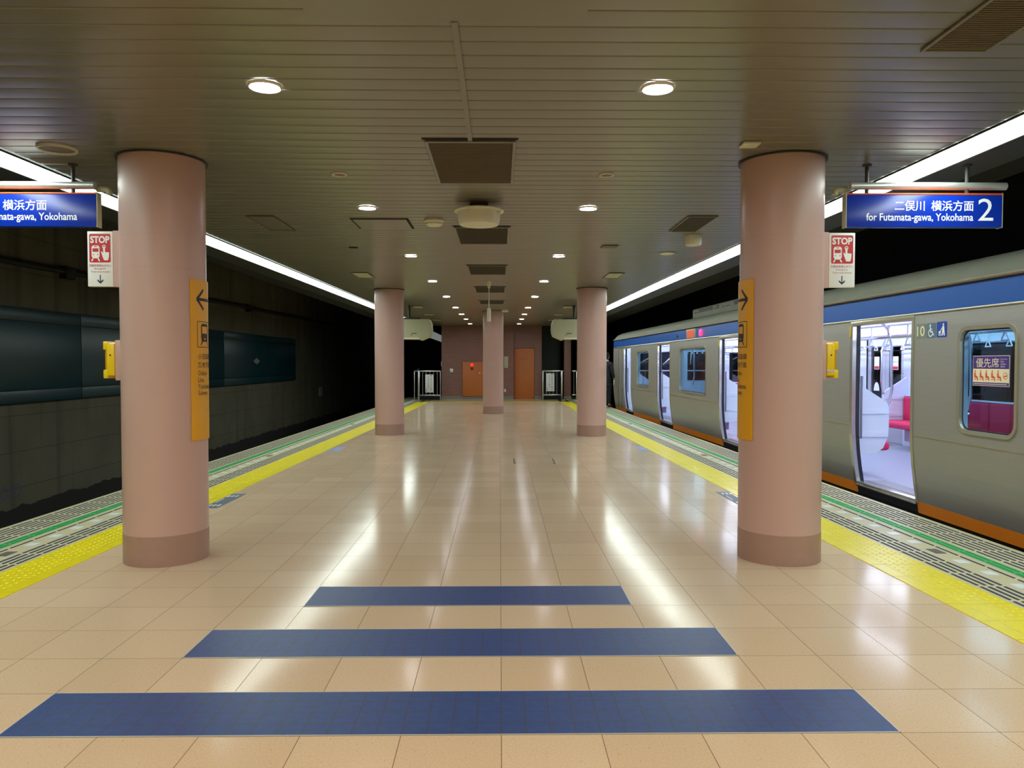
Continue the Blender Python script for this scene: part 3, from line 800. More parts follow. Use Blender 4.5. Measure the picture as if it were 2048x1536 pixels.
def wayfinding(cx, cy, a_edge, s, side):
    """amber plate wrapped round the column; s=+1: arc runs anticlockwise from a_edge"""
    R = 0.309
    zb, zt = 0.905, 2.10
    arc = 0.36
    dirv = s
    t = thing('wayfinding_sign', 'curved amber wayfinding sign wrapped round the near %s column' % side, 'sign', (cx, cy, zb), 'amber column signs')
    A = lambda u: a_edge + dirv * u / R
    n = 24
    mb = MB()
    for r0, flip in ((R, 0), (R - 0.006, 1)):
        mb.add([(cx + r0 * math.cos(A(arc * k / n)), cy + r0 * math.sin(A(arc * k / n)), z) for z in (zb, zt) for k in range(n + 1)], [(k, k + 1, n + 2 + k, n + 1 + k) for k in range(n)], 0, True)
    for k in (0, n):
        a = A(arc * k / n); mb.poly([(cx + r * math.cos(a), cy + r * math.sin(a), z) for r, z in ((R, zb), (R, zt), (R - 0.006, zt), (R - 0.006, zb))])
    for z in (zb, zt):
        for k in range(n):
            mb.poly([(cx + r * math.cos(A(arc * q / n)), cy + r * math.sin(A(arc * q / n)), z) for r, q in ((R, k), (R, k + 1), (R - 0.006, k + 1), (R - 0.006, k))])
    body = mb.build('plate', m_way, t)
    # layout u: distance from the edge the viewer sees, read left to right
    U = (lambda u: u) if s > 0 else (lambda u: arc - u)
    def fn(u, v):
        a = A(U(u)); return (cx + (R + 0.0012) * math.cos(a), cy + (R + 0.0012) * math.sin(a), v)
    def strip(mb, p, q, wd, k=8):
        for i in range(k):
            a = [p[j] + (q[j] - p[j]) * i / k for j in (0, 1)]; b = [p[j] + (q[j] - p[j]) * (i + 1) / k for j in (0, 1)]
            flat(mb, line2(a, b, wd), fn)
    mb = MB()
    # arrow
    if s > 0:
        tip, base = (0.06, 1.955), (0.24, 1.955); dx = 0.075
        strip(mb, tip, base, 0.022)
        strip(mb, (tip[0] - 0.004, tip[1]), (tip[0] + dx, tip[1] + 0.075), 0.02, 3); strip(mb, (tip[0] - 0.004, tip[1]), (tip[0] + dx, tip[1] - 0.075), 0.02, 3)
        ic = 0.06
    else:
        tip, base = (arc - 0.06, 1.955), (arc - 0.24, 1.955); dx = -0.075
        strip(mb, tip, base, 0.022)
        strip(mb, (tip[0] + 0.004, tip[1]), (tip[0] + dx, tip[1] + 0.075), 0.02, 3); strip(mb, (tip[0] + 0.004, tip[1]), (tip[0] + dx, tip[1] - 0.075), 0.02, 3)
        ic = arc - 0.06 - 0.19
    mb.build('arrow', m_ink, body)
    mb = MB()
    z0, z1, w_ = 1.60, 1.79, 0.19
    for p, q in (((ic, z0), (ic + w_, z0)), ((ic + w_, z0), (ic + w_, z1)), ((ic + w_, z1), (ic, z1)), ((ic, z1), (ic, z0))): strip(mb, p, q, 0.005)
    m_ = ic + w_ / 2
    for p, q, wd in (((m_ - 0.045, 1.765), (m_ + 0.045, 1.765), 0.02), ((m_ - 0.048, 1.70), (m_ - 0.048, 1.765), 0.012), ((m_ + 0.048, 1.70), (m_ + 0.048, 1.765), 0.012), ((m_ - 0.054, 1.685), (m_ + 0.054, 1.685), 0.034), ((m_ - 0.05, 1.655), (m_ - 0.012, 1.655), 0.03), ((m_ + 0.012, 1.655), (m_ + 0.05, 1.655), 0.03), ((m_ - 0.02, 1.648), (m_ + 0.02, 1.648), 0.014),
                     ((m_ - 0.03, 1.645), (m_ - 0.06, 1.615), 0.01), ((m_ + 0.03, 1.645), (m_ + 0.06, 1.615), 0.01)):
        strip(mb, p, q, wd, 4)
    mb.build('train_pictogram', m_ink, body)
    mb = MB()
    tx = 0.062 if s > 0 else arc - 0.06 - 0.19
    write(mb, '小田急線', tx, tx + 0.19, 1.508, 1.552, fn, 0.006)
    write(mb, '横浜', tx, tx + 0.04, 1.468, 1.487, fn); write(mb, '市営', tx, tx + 0.04, 1.444, 1.463, fn)
    write(mb, '地下鉄', tx + 0.048, tx + 0.19, 1.444, 1.488, fn, 0.006)
    for s_, wd, z in (('Odakyu', 0.125, 1.386), ('Line,', 0.075, 1.338), ('Yokohama', 0.185, 1.287), ('Subway', 0.13, 1.238)):
        write(mb, s_, tx, tx + wd, z - (0.008 if s_ in ('Odakyu', 'Subway', 'Line,') else 0), z + 0.037, fn)
    mb.build('lettering', m_ink, body)
# edge angles: where the plate's visible edge stands on each shaft
wayfinding(-2.537, 5.747, math.radians(-31), +1, 'left')
wayfinding(2.130, 5.716, math.radians(211), -1, 'right')

# ------------------------------------------------------------------ far end: fences, notices, monitors, wall fittings
def fence(x0, x1, y, bars, posts, lb, plate, top=1.16):
    t = thing('guard_fence', lb, 'fence', (x0, y, 0), 'steel fences')
    mb = MB(); mb.rbox(x0, x1, y - 0.025, y + 0.025, top - 0.03, top + 0.02, 0.008); mb.build('top_rail', m_steel_r, t)
    mb = MB(); mb.rbox(plate[0], plate[1], y - 0.025, y + 0.025, 0.165, 0.215, 0.006); mb.build('bottom_rail', m_steel_r, t)
    for x in bars:
        mb = MB(); mb.tube([(x, y, 0.215), (x, y, top - 0.03)], 0.012, 8); mb.build('bar', m_steel_r, t)
    for x, wd in posts:
        mb = MB(); mb.rbox(x - wd / 2, x + wd / 2, y - wd / 2, y + wd / 2, 0.006, top, 0.006); mb.build('post', m_steel_r, t)
    return t
f1 = fence(-3.44, -2.37, 30.2, (-3.09, -2.95, -2.80, -2.66, -2.51), ((-3.42, 0.035), (-3.25, 0.075), (-2.385, 0.03)), 'steel fence at the far left end, beside the brick wall', (-3.25, -2.37))
mb = MB(); mb.box(-3.22, -2.40, 30.19, 30.22, 0.005, 0.16); lab(mb.build('kick_plate', m_black, f1), 'black kick plate')
mb = MB(); mb.rbox(-3.225, -3.195, 30.13, 30.165, 0.9, 1.12, 0.005); mb.build('latch', m_white, f1)
mb = MB(); mb.rbox(-3.30, -3.23, 30.18, 30.22, 1.17, 1.25, 0.006); lab(mb.build('cap', mat('blue_cap', (28, 48, 130), 0.5), f1), 'blue cap')
f2 = fence(1.725, 2.57, 30.5, (1.87, 2.01, 2.15, 2.30), ((1.735, 0.05), (2.50, 0.07)), 'steel fence at the far right end, between brick wall and pillar', (1.73, 2.50))
mb = MB(); mb.box(1.76, 2.46, 30.49, 30.52, 0.005, 0.16); lab(mb.build('kick_plate', m_black, f2), 'black kick plate')
mb = MB(); mb.rbox(2.455, 2.485, 30.43, 30.465, 0.9, 1.12, 0.005); mb.build('latch', m_white, f2)
f3 = fence(2.92, 3.13, 30.5, (2.99,), ((3.10, 0.05),), 'narrow steel fence at the far right end, beyond the brick pillar', (2.92, 3.10))
for x0, z0, y, lb in ((-2.985, 0.302, 30.16, 'white notice board hung on the far left fence'), (1.868, 0.342, 30.46, 'white notice board hung on the far right fence')):
    t = thing('notice_board', lb, 'notice', (x0, y, z0), 'fence notices')
    mb = MB(); mb.rbox(x0, x0 + 0.33, y, y + 0.012, z0, z0 + 0.72, 0.004); bd = mb.build('board', m_white, t)
    fn = lambda a, b: (x0 + a, y - 0.001, z0 + b)
    mb = MB(); mr = MB()
    for k, ch in enumerate('関係者以外立入禁止'): write(mb, ch, 0.2, 0.265, 0.645 - k * 0.072, 0.70 - k * 0.072 - 0.005, fn, 0.01)
    for k, ch in enumerate('この先立入り'): write(mb, ch, 0.1, 0.155, 0.62 - k * 0.062, 0.665 - k * 0.062, fn, 0.006)
    for k, ch in enumerate('禁止'): write(mr, ch, 0.095, 0.16, 0.23 - k * 0.07, 0.285 - k * 0.07, fn, 0.01)
    for k, ch in enumerate('駅長'): write(mb, ch, 0.02, 0.065, 0.1 - k * 0.06, 0.145 - k * 0.06, fn)
    mb.build('lettering', m_ink, bd); lab(mr.build('red_lettering', m_red, bd), 'red lettering')

def monitor(x_in, s, side):
    """housing of the platform monitors; s: direction away from the platform centre"""
    y0, y1, zb, zt = 19.7, 20.35, 2.085, 2.62
    t = thing('monitor_housing', 'cream monitor housing hung behind the far %s column' % side, 'monitor', (x_in, y0, zb), 'platform monitors')
    xo = x_in + s * 0.95
    P = [(x_in + s * 0.05, zt), (x_in + s * 0.012, zt - 0.1), (x_in, zt - 0.25), (x_in + s * 0.015, zt - 0.37), (x_in + s * 0.045, zt - 0.44), (x_in + s * 0.28, zb - 0.01), (x_in + s * 0.30, zb + 0.02), (xo, zb + 0.02), (xo, zt)]
    mb = MB(); mb.prism([(a, y0, b) for a, b in P], (0, y1 - y0, 0)); bd = mb.build('shell', m_bone2, t)
    mb = MB(); mb.tube([(x_in + s * 0.6, 20.0, zt - 0.01), (x_in + s * 0.6, 20.0, 2.999)], 0.03, 12); mb.build('hanger', m_fasc, t)
    mb = MB(); mb.rbox(*sorted((x_in + s * 0.3, x_in + s * 0.9)), 19.9, 20.1, zt, zt + 0.05, 0.006); mb.build('top_bracket', m_fasc, t)
    mb = MB(); a, b = sorted((x_in + s * 0.31, xo)); mb.box(a, b, y0 - 0.006, y0, zb + 0.02, zb + 0.055); mb.build('lower_lip', m_bone, t)
    mb = MB()
    a = x_in + s * 0.44
    for k in range(5): flat(mb, rrect(a - 0.06 + k * 0.026, a - 0.042 + k * 0.026, zt - 0.385, zt - 0.355, 0.004, 2), lambda u, v: (u, y0 - 0.001, v))
    flat(mb, rrect(a - 0.09, a - 0.05, zt - 0.415, zt - 0.4, 0.003, 2), lambda u, v: (u, y0 - 0.001, v))
    mb.build('maker_mark', m_ink, bd)
monitor(-1.795, -1, 'left')
monitor(1.362, 1, 'right')

t = thing('hydrant_cabinet', 'orange steel cabinet with red lamp on the brick wall', 'cabinet', (-1.53, 30.74, 0.12))
mb = MB(); mb.rbox(-1.525, -0.60, 30.735, 30.796, 0.125, 1.52, 0.006); bd = mb.build('door', m_orange, t)
mb = MB(); mb.lathe((-1.14, 30.74, 1.405), [(0.062, 0), (0.06, -0.02), (0.045, -0.06), (0.02, -0.078), (0.0, -0.08)], 20, axis='Y'); lab(mb.build('alarm_lamp', mat('alarm_red', (255, 60, 40), 0.3, emit=0.9), bd), 'glowing red alarm lamp')
mb = MB(); mb.lathe((-1.14, 30.74, 1.255), [(0.062, 0), (0.062, -0.015), (0.0, -0.018)], 20, axis='Y'); lab(mb.build('call_button', mat('deep_red', (130, 22, 18), 0.4), bd), 'dark red call button')
mb = MB(); mb.rbox(-0.86, -0.80, 30.72, 30.74, 1.04, 1.1, 0.004); mb.build('latch', m_steel_r, bd)
mb = MB(); mb.poly([(-1.14 + 0.05 * math.cos(k * 0.7), 30.739, 0.57 + 0.05 * math.sin(k * 0.7)) for k in range(9)]); mb.build('emblem', mat('emblem_mauve', (176, 108, 150), 0.5), bd)
t = thing('wall_switch', 'small white switch box on the brick wall left of the orange cabinet', 'switch', (-1.97, 30.77, 1.1))
mb = MB(); mb.rbox(-2.05, -1.91, 30.765, 30.8, 1.11, 1.25, 0.006); mb.build('box', m_white, t); mb = MB(); mb.rbox(-2.01, -1.95, 30.758, 30.766, 1.15, 1.21, 0.003); mb.build('button', m_alu, t)
mb = MB(); mb.rbox(0.16, 0.33, 30.765, 30.8, 1.28, 1.745, 0.006); tag(mb.build('wall_panel', m_bone2), 'narrow cream panel on the brick wall right of the centre column', 'wall panel')
mb = MB(); mb.rbox(0.17, 0.24, 30.77, 30.8, 0.3, 0.42, 0.004); tag(mb.build('socket_plate', m_white), 'small white socket low on the brick wall beside the centre column', 'socket')
mb = MB(); mb.rbox(-2.405, -2.38, 30.83, 30.9, 1.34, 1.55, 0.004); tag(mb.build('corner_box', m_bone), 'tiny white box on the left corner of the brick wall', 'box')

# ------------------------------------------------------------------ left track: boards, cable and marks on the wall
def board(y0, y1, lb):
    t = thing('green_signboard', lb, 'signboard', (-8, (y0 + y1) / 2, 0.8), 'empty green signboards')
    mb = MB()
    for a, b in ((0.82, 1.02), (1.035, 2.17), (2.185, 2.385)): mb.rbox(-7.95, -7.92, y0, y1 - 0.02, a, b, 0.004)
    mb.build('face', m_panel, t)
    mb = MB(); mb.box(-8.0, -7.95, y0, y1, 0.81, 2.395); mb.build('frame', m_panel_f, t)
board(-0.5, 7.2, 'dark green wall signboard nearest the viewer on the left tunnel wall'); board(7.2, 14.4, 'dark green wall signboard left of the near left column'); board(14.4, 21.8, 'dark green wall signboard passing behind the near left column'); board(21.8, 29.4, 'farthest dark green wall signboard, with a small diamond reflector')
t = thing('reflector', 'small pale diamond reflector on the farthest green signboard', 'reflector', (-7.8, 24.3, 1.44))
mb = MB(); mb.prism([(-7.8 + a, 24.3, 1.54 + b) for a, b in ((-0.105, 0), (0, -0.105), (0.105, 0), (0, 0.105))], (0, 0.012, 0)); mb.build('plate', mat('reflector_grey', (190, 186, 176), 0.5), t)
mb = MB(); mb.box(-7.9205, -7.78, 24.308, 24.325, 1.52, 1.56); mb.build('stem', m_panel_f, t)
mb = MB(); mb.rbox(-8.0, -7.97, 33.4, 34.0, 0.02, 0.4, 0.004); tag(mb.build('wall_plate', mat('plate_grey', (150, 146, 132), 0.6)), 'small grey plate low on the dark left wall', 'wall plate')
t = thing('wall_cable', 'thick black cable running along the left tunnel wall', 'cable', (-7.93, 5, 3.1))
pts = [(-7.93, yy, 3.05 + 0.007 * yy + 0.012 * math.sin(yy * 0.9)) for yy in yr(-6, 50, 1.0)]
mb = MB(); mb.tube(pts, 0.055, 10); mb.build('cable', m_cable, t)
for yy in (14.0, 19.0, 24.0, 9.0):
    mb = MB(); z = 3.05 + 0.007 * yy + 0.012 * math.sin(yy * 0.9); mb.rbox(-8.0, -7.86, yy - 0.16, yy + 0.16, z - 0.13, z + 0.08, 0.02); mb.build('bracket', m_cable, t)
for yc, lb in ((12.24, 'left of two blue painted rings low on the left tunnel wall'), (12.55, 'right of two blue painted rings low on the left tunnel wall')):
    mb = MB(); ring2(mb, yc, -0.63, 0.085, 0.115, lambda a, b: (-7.9985, a, b)); tag(mb.build('wall_mark', mat('mark_blue', (66, 66, 104), 0.7)), lb, 'wall mark')
t = thing('glowing_beam', 'pale beam with a faint added glow in the dark tunnel left of the brick wall', 'beam', (-4.4, 47, 3.1))
mb = MB(); mb.rbox(-4.55, -4.25, 47, 60, 3.1, 3.5, 0.03); mb.build('beam', mat('duct_white_glow', (190, 196, 190), 0.5, emit=0.25), t)  # faint emission in the colour stands in for light falling on the beam
for yy in (49, 58):
    mb = MB(); mb.tube([(-4.4, yy, 3.49), (-4.4, yy, 5.2)], 0.03, 8); mb.build('hanger', m_cable, t)

# ------------------------------------------------------------------ train
TR = thing('train_car', 'silver commuter train car with blue band standing at the right platform', 'train', (4.56, 0, 0))
TR.rotation_euler = (0, 0, math.atan(0.0253))
ROOT[TR.name] = Vector((0, 0, 0))
U0, U1 = 2.0, 25.95
DOORS = [(7.94, 9.22), (13.1, 14.38), (18.18, 19.44), (22.92, 24.02)]
DTOP, FZ = 1.945, 0.03
WINS = [(6.36, 7.17), (10.3, 12.05), (15.25, 17.32), (20.45, 22.05), (3.0, 5.4)]
PROF = [(-0.11, 0.092), (0.015, 0.075), (0.2, 0.045), (0.4, 0.02), (0.6, 0.005), (0.72, 0.0), (0.78, 0.0), (1.855, 0.0), (DTOP, 0.003), (2.0, 0.003), (2.232, 0.008)]
def PS(z):
    for (z0, s0), (z1, s1) in zip(PROF, PROF[1:]):
        if z0 <= z <= z1: return s0 + (s1 - s0) * (z - z0) / (z1 - z0)
    return PROF[0][1] if z < PROF[0][0] else PROF[-1][1]
m_tblue = mat('train_blue', (24, 80, 160), 0.3, var=0.03)
m_torange = mat('train_orange', (236, 134, 34), 0.4, var=0.04)
m_troof = mat('train_roof', (128, 128, 114), 0.6, var=0.12, vscale=3)
m_lav = mat('interior_white', (212, 222, 242), 0.4, var=0.02)
m_tfloor = mat('interior_floor', (162, 168, 188), 0.3, var=0.06, vscale=20)
m_tlite = mat('interior_tube', (226, 236, 255), 0.4, emit=TRAIN_L)
m_seat = mat('seat_magenta', (196, 34, 84), 0.85, var=0.12, vscale=25)
m_rub = mat('door_rubber', (26, 26, 40), 0.7)
m_bright = mat('door_steel', (196, 196, 190), 0.25, 0.8)
m_chrome = mat('chrome', (214, 216, 224), 0.15, 0.9)
m_gold = mat('frame_bronze', (186, 180, 160), 0.28, 0.6)
SKIN = [m_steel, m_tblue, m_torange, m_rub]

mb = MB()
ub = sorted(set([U0, U1] + [u for d in DOORS for u in d] + [u + k for wn in WINS for u, k in ((wn[0], -0.04), (wn[1], 0.04))]))
for a, b in zip(ub, ub[1:]):
    mid = (a + b) / 2
    door = any(d[0] < mid < d[1] for d in DOORS); win = any(wn[0] < mid < wn[1] for wn in WINS)
    for (z0, s0), (z1, s1) in zip(PROF, PROF[1:]):
        zm = (z0 + z1) / 2
        if door and 0.015 < zm < DTOP: continue
        if win and 0.78 < zm < 1.855: continue
        mi = 1 if zm > 2.0 else (2 if zm < 0.015 else 0)
        if door and zm < 0.015: mi = 3
        mb.poly([(s0, a, z0), (s0, b, z0), (s1, b, z1), (s1, a, z1)], mi)
for wn in WINS:      # the plate round each rounded window opening
    ro = rrect(wn[0], wn[1], 0.815, 1.825, 0.13, 6)
    n = len(ro); q = n // 4
    corners = [(wn[1] + 0.04, 0.78), (wn[1] + 0.04, 1.855), (wn[0] - 0.04, 1.855), (wn[0] - 0.04, 0.78)]
    for k in range(4):
        arc = ro[k * q:(k + 1) * q]
        for p, r in zip(arc, arc[1:]): mb.poly([(0, corners[k][0], corners[k][1]), (0, p[0], p[1]), (0, r[0], r[1])], 0)
        nx = ro[((k + 1) * q) % n]
        mb.poly([(0, corners[k][0], corners[k][1]), (0, arc[-1][0], arc[-1][1]), (0, nx[0], nx[1]), (0, corners[(k + 1) % 4][0], corners[(k + 1) % 4][1])], 0)
# cab end, bent inward, and the far end wall
for (z0, s0), (z1, s1) in zip(PROF, PROF[1:]):
    mi = 1 if z0 >= 2.0 else 0
    mb.poly([(s0, U1, z0), (s0 + 0.25, U1 + 0.35, z0), (s1 + 0.25, U1 + 0.35, z1), (s1, U1, z1)], mi)
    mb.poly([(s0 + 0.25, U1 + 0.35, z0), (2.7 - s0, U1 + 0.35, z0), (2.7 - s1, U1 + 0.35, z1), (s1 + 0.25, U1 + 0.35, z1)], 0)
    mb.poly([(s0, U0, z0), (2.95 - s0, U0, z0), (2.95 - s1, U0, z1), (s1, U0, z1)], 0)
mb.build('body_side', SKIN, TR)

mb = MB()          # roof
RP_ = [(-0.012, 2.236), (-0.016, 2.27), (0.02, 2.29), (0.06, 2.34), (0.14, 2.42), (0.26, 2.48), (0.45, 2.53), (0.8, 2.58), (1.47, 2.6), (2.2, 2.58), (2.8, 2.45), (2.96, 2.236)]
n = len(RP_)
ue = [U0, U1 - 0.1, U1 + 0.1, U1 + 0.3]
sec = [[(s, u, z) for s, z in RP_] for u in ue[:2]] + [[(s * 0.94 + 0.08, ue[2], 2.236 + (z - 2.236) * 0.85) for s, z in RP_], [(s * 0.85 + 0.2, ue[3], 2.236 + (z - 2.236) * 0.35) for s, z in RP_]]
for A_, B_ in zip(sec, sec[1:]):
    mb.add(A_ + B_, [(i, i + 1, n + i + 1, n + i) for i in range(n - 1)], 0, True)
mb.poly(sec[-1]); mb.poly(sec[0])
mb.build('roof', m_troof, TR)
mb = MB(); mb.tube([(-0.014, U0, 2.245), (-0.014, U1, 2.245)], 0.012, 8); lab(mb.build('gutter', mat('gutter_brown', (98, 70, 38), 0.5), TR), 'thin brown gutter line')
mb = MB(); mb.tube([(-0.004, U0, 1.995), (-0.004, U1, 1.995)], 0.009, 8); mb.build('belt_moulding', m_gold, TR)
t = None
mb = MB(); mb.rbox(0.42, 2.3, 14.0, 17.75, 2.5, 2.735, 0.03); ac = mb.build('air_conditioner', m_troof, TR)
mb = MB()
u = 14.1
while u < 17.6:
    wd = random.choice((0.1, 0.16, 0.3, 0.36))
    for k in range(3 if wd > 0.12 else 1): mb.box(0.412, 0.421, u, min(u + wd, 17.7), 2.63 + k * 0.026, 2.646 + k * 0.026)
    u += wd + random.choice((0.06, 0.12, 0.24))
mb.build('louvre', m_ink, ac)
mb = MB(); mb.box(-0.001, 0.006, 0.001 + U0, U1, 0.716, 0.726)
for d in DOORS: pass
wl = MB()
for a, b in zip([U0] + [d[1] + 0.06 for d in DOORS], [d[0] - 0.06 for d in DOORS] + [U1]): wl.box(-0.004, 0.004, a, b, 0.714, 0.728)
wl.build('waist_bead', m_gold, TR)
mb = MB()
for u in (24.35, 24.95): mb.box(-0.003, 0.004, u - 0.008, u + 0.008, 0.02, 1.95)
mb.box(-0.003, 0.004, 24.35, 24.95, 1.945, 1.955); mb.build('crew_door_joint', m_rub, TR)
mb = MB(); mb.box(0.12, 2.6, U0, U1, -0.75, -0.112); mb.build('underframe', m_black, TR)

# windows
for i, wn in enumerate(WINS):
    ro = rrect(wn[0], wn[1], 0.815, 1.825, 0.13, 6); ri = rrect(wn[0] + 0.035, wn[1] - 0.035, 0.85, 1.79, 0.1, 6); n = len(ro)
    mb = MB()
    for A_, sa, B_, sb in ((ro, 0.001, ro, -0.012), (ro, -0.012, ri, -0.008), (ri, -0.008, ri, 0.03)):
        for k in range(n):
            k2 = (k + 1) % n
            mb.add([(sa, *A_[k]), (sa, *A_[k2]), (sb, *B_[k2]), (sb, *B_[k])], [(0, 1, 2, 3)], 0, True)
    fr = mb.build('window_frame', m_gold, TR)
    mb = MB(); mb.poly([(0.028, a, b) for a, b in ri]); mb.build('pane', m_glass, fr)
    mb = MB(); rj = rrect(wn[0] + 0.048, wn[1] - 0.048, 0.863, 1.777, 0.09, 6)
    for k in range(n): mb.poly([(0.026, *ri[k]), (0.026, *ri[(k + 1) % n]), (0.026, *rj[(k + 1) % n]), (0.026, *rj[k])])
    mb.build('window_gasket', m_rub, fr)

# door openings, doors slid back
for di, d in enumerate(DOORS):
    def jamb(u0, u1, so0, so1, m_, nm):
        mb = MB()
        zs = [0.0, 0.1, 0.2, 0.3, 0.4, 0.5, 0.6, 0.75, 1.0, 1.5, DTOP]
        L_ = [[(PS(z) + so0, u0, z), (PS(z) + so0, u1, z), (PS(z) + so1, u1, z), (PS(z) + so1, u0, z)] for z in zs]
        for A_, B_ in zip(L_, L_[1:]): mb.add(A_ + B_, [(k, (k + 1) % 4, 4 + (k + 1) % 4, 4 + k) for k in range(4)], 0)
        mb.poly(L_[-1]); mb.poly(L_[0])
        return mb.build(nm, m_, TR)
    jamb(d[1] - 0.015, d[1] + 0.05, -0.012, 0.035, m_bright, 'door_frame')
    jamb(d[0] - 0.03, d[0] + 0.012, -0.008, 0.035, m_gold, 'door_frame')
    jamb(d[1] - 0.005, d[1] + 0.05, 0.036, 0.085, m_rub, 'door_seal')
    jamb(d[0] - 0.03, d[0] + 0.004, 0.036, 0.085, m_rub, 'door_seal')
    mb = MB(); mb.rbox(-0.006, 0.1, d[0] - 0.03, d[1] + 0.05, DTOP - 0.012, DTOP + 0.045, 0.008); mb.build('door_header', m_gold, TR)
    mb = MB(); mb.rbox(0.062, 0.20, d[0], d[1], -0.005, 0.032, 0.004); mb.rbox(0.055, 0.075, d[0], d[1], -0.02, 0.0, 0.003); mb.build('door_sill', m_bright, TR)
    mb = MB(); mb.rbox(-0.02, 0.0, d[1] + 0.02, d[1] + 0.05, 1.80, 1.93, 0.004); mb.build('door_pad', mat('pad_yellow', (200, 180, 60), 0.5), TR)

# interior
IW = 2.95
WFAR = [(3.2, 7.3), (9.75, 12.6), (14.9, 17.7), (20.0, 22.4)]
mb = MB()
ub = sorted(set([U0, 24.25] + [u for d in DOORS for u in d] + [u for wn in WINS for u in wn]))
ub = [u for u in ub if u <= 24.25]
for s0, s1, WW in ((0.095, 0.098, WINS), (IW - 0.098, IW - 0.095, WFAR)):
    ub = sorted(set([U0, 24.25] + [u for d in DOORS for u in d] + [u for wn in WW for u in wn]))
    ub = [u for u in ub if u <= 24.25]
    for a, b in zip(ub, ub[1:]):
        mid = (a + b) / 2
        door = any(d[0] < mid < d[1] for d in DOORS); win = any(wn[0] < mid < wn[1] for wn in WW)
        segs = [(DTOP, 2.2)] if door else ([(FZ, 0.90), (1.80, 2.2)] if win and s0 > 1 else ([(FZ, 0.84), (1.80, 2.2)] if win else [(FZ, 2.2)]))
        for z0, z1 in segs: mb.box(s0, s1, a, b, z0, z1)
mb.box(0.1, IW - 0.1, 24.1, 24.14, FZ, 2.2)
for wn in WINS:
    for u in wn: mb.box(0.03, 0.1, u - 0.004, u + 0.004, 0.84, 1.8)
    mb.box(0.03, 0.1, wn[0], wn[1], 0.83, 0.838)
mb.build('interior_lining', m_lav, TR)
m_cab = mat('cab_glass', (16, 22, 34), 0.06)
for s0, s1 in ((0.24, 0.86), (1.08, 1.84), (2.06, 2.7)):
    mb = MB(); mb.rbox(s0, s1, 24.085, 24.1, 0.93, 1.84, 0.004); cw = mb.build('cab_window', m_cab, TR)
    mb = MB(); mb.rbox(s0 - 0.02, s1 + 0.02, 24.07, 24.085, 1.22, 1.25, 0.004); mb.build('window_bar', m_lav, cw)
mb = MB(); mb.box(0.1, IW - 0.1, U0, 24.1, 0.0, FZ)
mb.build('cabin_floor', m_tfloor, TR)
for d in DOORS:
    for a, b in ((0.2, 0.42), (IW - 0.42, IW - 0.2)):
        mb = MB(); mb.box(a, b, d[0], d[1], FZ, FZ + 0.003); mb.build('door_tread', mat('tread_grey', (128, 128, 140), 0.4), TR)
mb = MB(); mb.box(0.09, IW - 0.09, U0, 24.2, 2.2, 2.22); mb.build('cabin_ceiling', m_lav, TR)
for s in (0.72, IW - 0.72):
    mb = MB(); mb.rbox(s - 0.018, s + 0.018, U0 + 0.3, 24.0, 2.165, 2.199, 0.01); mb.build('ceiling_tube', m_tlite, TR)

for d in DOORS:      # closed doors on the far side
    for a, b in ((d[0], (d[0] + d[1]) / 2 - 0.004), ((d[0] + d[1]) / 2 + 0.004, d[1])):
        mb = MB(); s = IW - 0.07
        w0, w1 = a + 0.12, b - 0.12
        for q in ((a, w0, FZ, DTOP), (w1, b, FZ, DTOP), (w0, w1, FZ, 0.78), (w0, w1, 1.78, DTOP)): mb.box(s, s + 0.03, q[0], q[1], q[2], q[3])
        lf = mb.build('far_door', mat('door_leaf', (188, 190, 202), 0.35, 0.3), TR)
        mb = MB(); mb.poly([(s + 0.012, x, z) for x, z in rrect(w0, w1, 0.78, 1.78, 0.05)]); mb.build('pane', m_clear, lf)
        um = (w0 + w1) / 2
        mb = MB(); mb.poly([(s + 0.008, x, z) for x, z in rrect(um - 0.09, um + 0.09, 1.36, 1.6, 0.01)]); lab(mb.build('door_sticker', m_white, lf), 'white sticker')
        mb = MB(); mb.poly([(s + 0.0065, x, z) for x, z in rrect(um - 0.08, um + 0.08, 1.37, 1.42, 0.004)]); mb.build('sticker_stripe', m_red, lf)
        if a > d[0] + 0.1:
            mb = MB(); mb.poly([(s + 0.008, um + 0.1 * math.cos(k * math.pi / 12), 0.96 + 0.16 * math.sin(k * math.pi / 12)) for k in range(13)]); lab(mb.build('door_sticker', m_white, lf), 'white half round sticker')
mb = MB()
for a, b in zip([U0] + [d[1] for d in DOORS], [d[0] for d in DOORS] + [24.2]):
    for z0, z1 in ((-0.1, 0.9), (1.8, 2.235)): mb.box(IW - 0.03, IW, a, b, z0, z1)
    for q in ((a, a + 0.5), (b - 0.5, b)):
        if a > 3 or q[0] > 4: mb.box(IW - 0.03, IW, q[0], q[1], 0.9, 1.8)
mb.build('far_side', m_steel, TR)
for wn in WFAR:
    mb = MB(); mb.box(IW - 0.05, IW - 0.045, wn[0] - 0.03, wn[1] + 0.03, 0.88, 1.82); mb.build('far_pane', m_clear, TR)

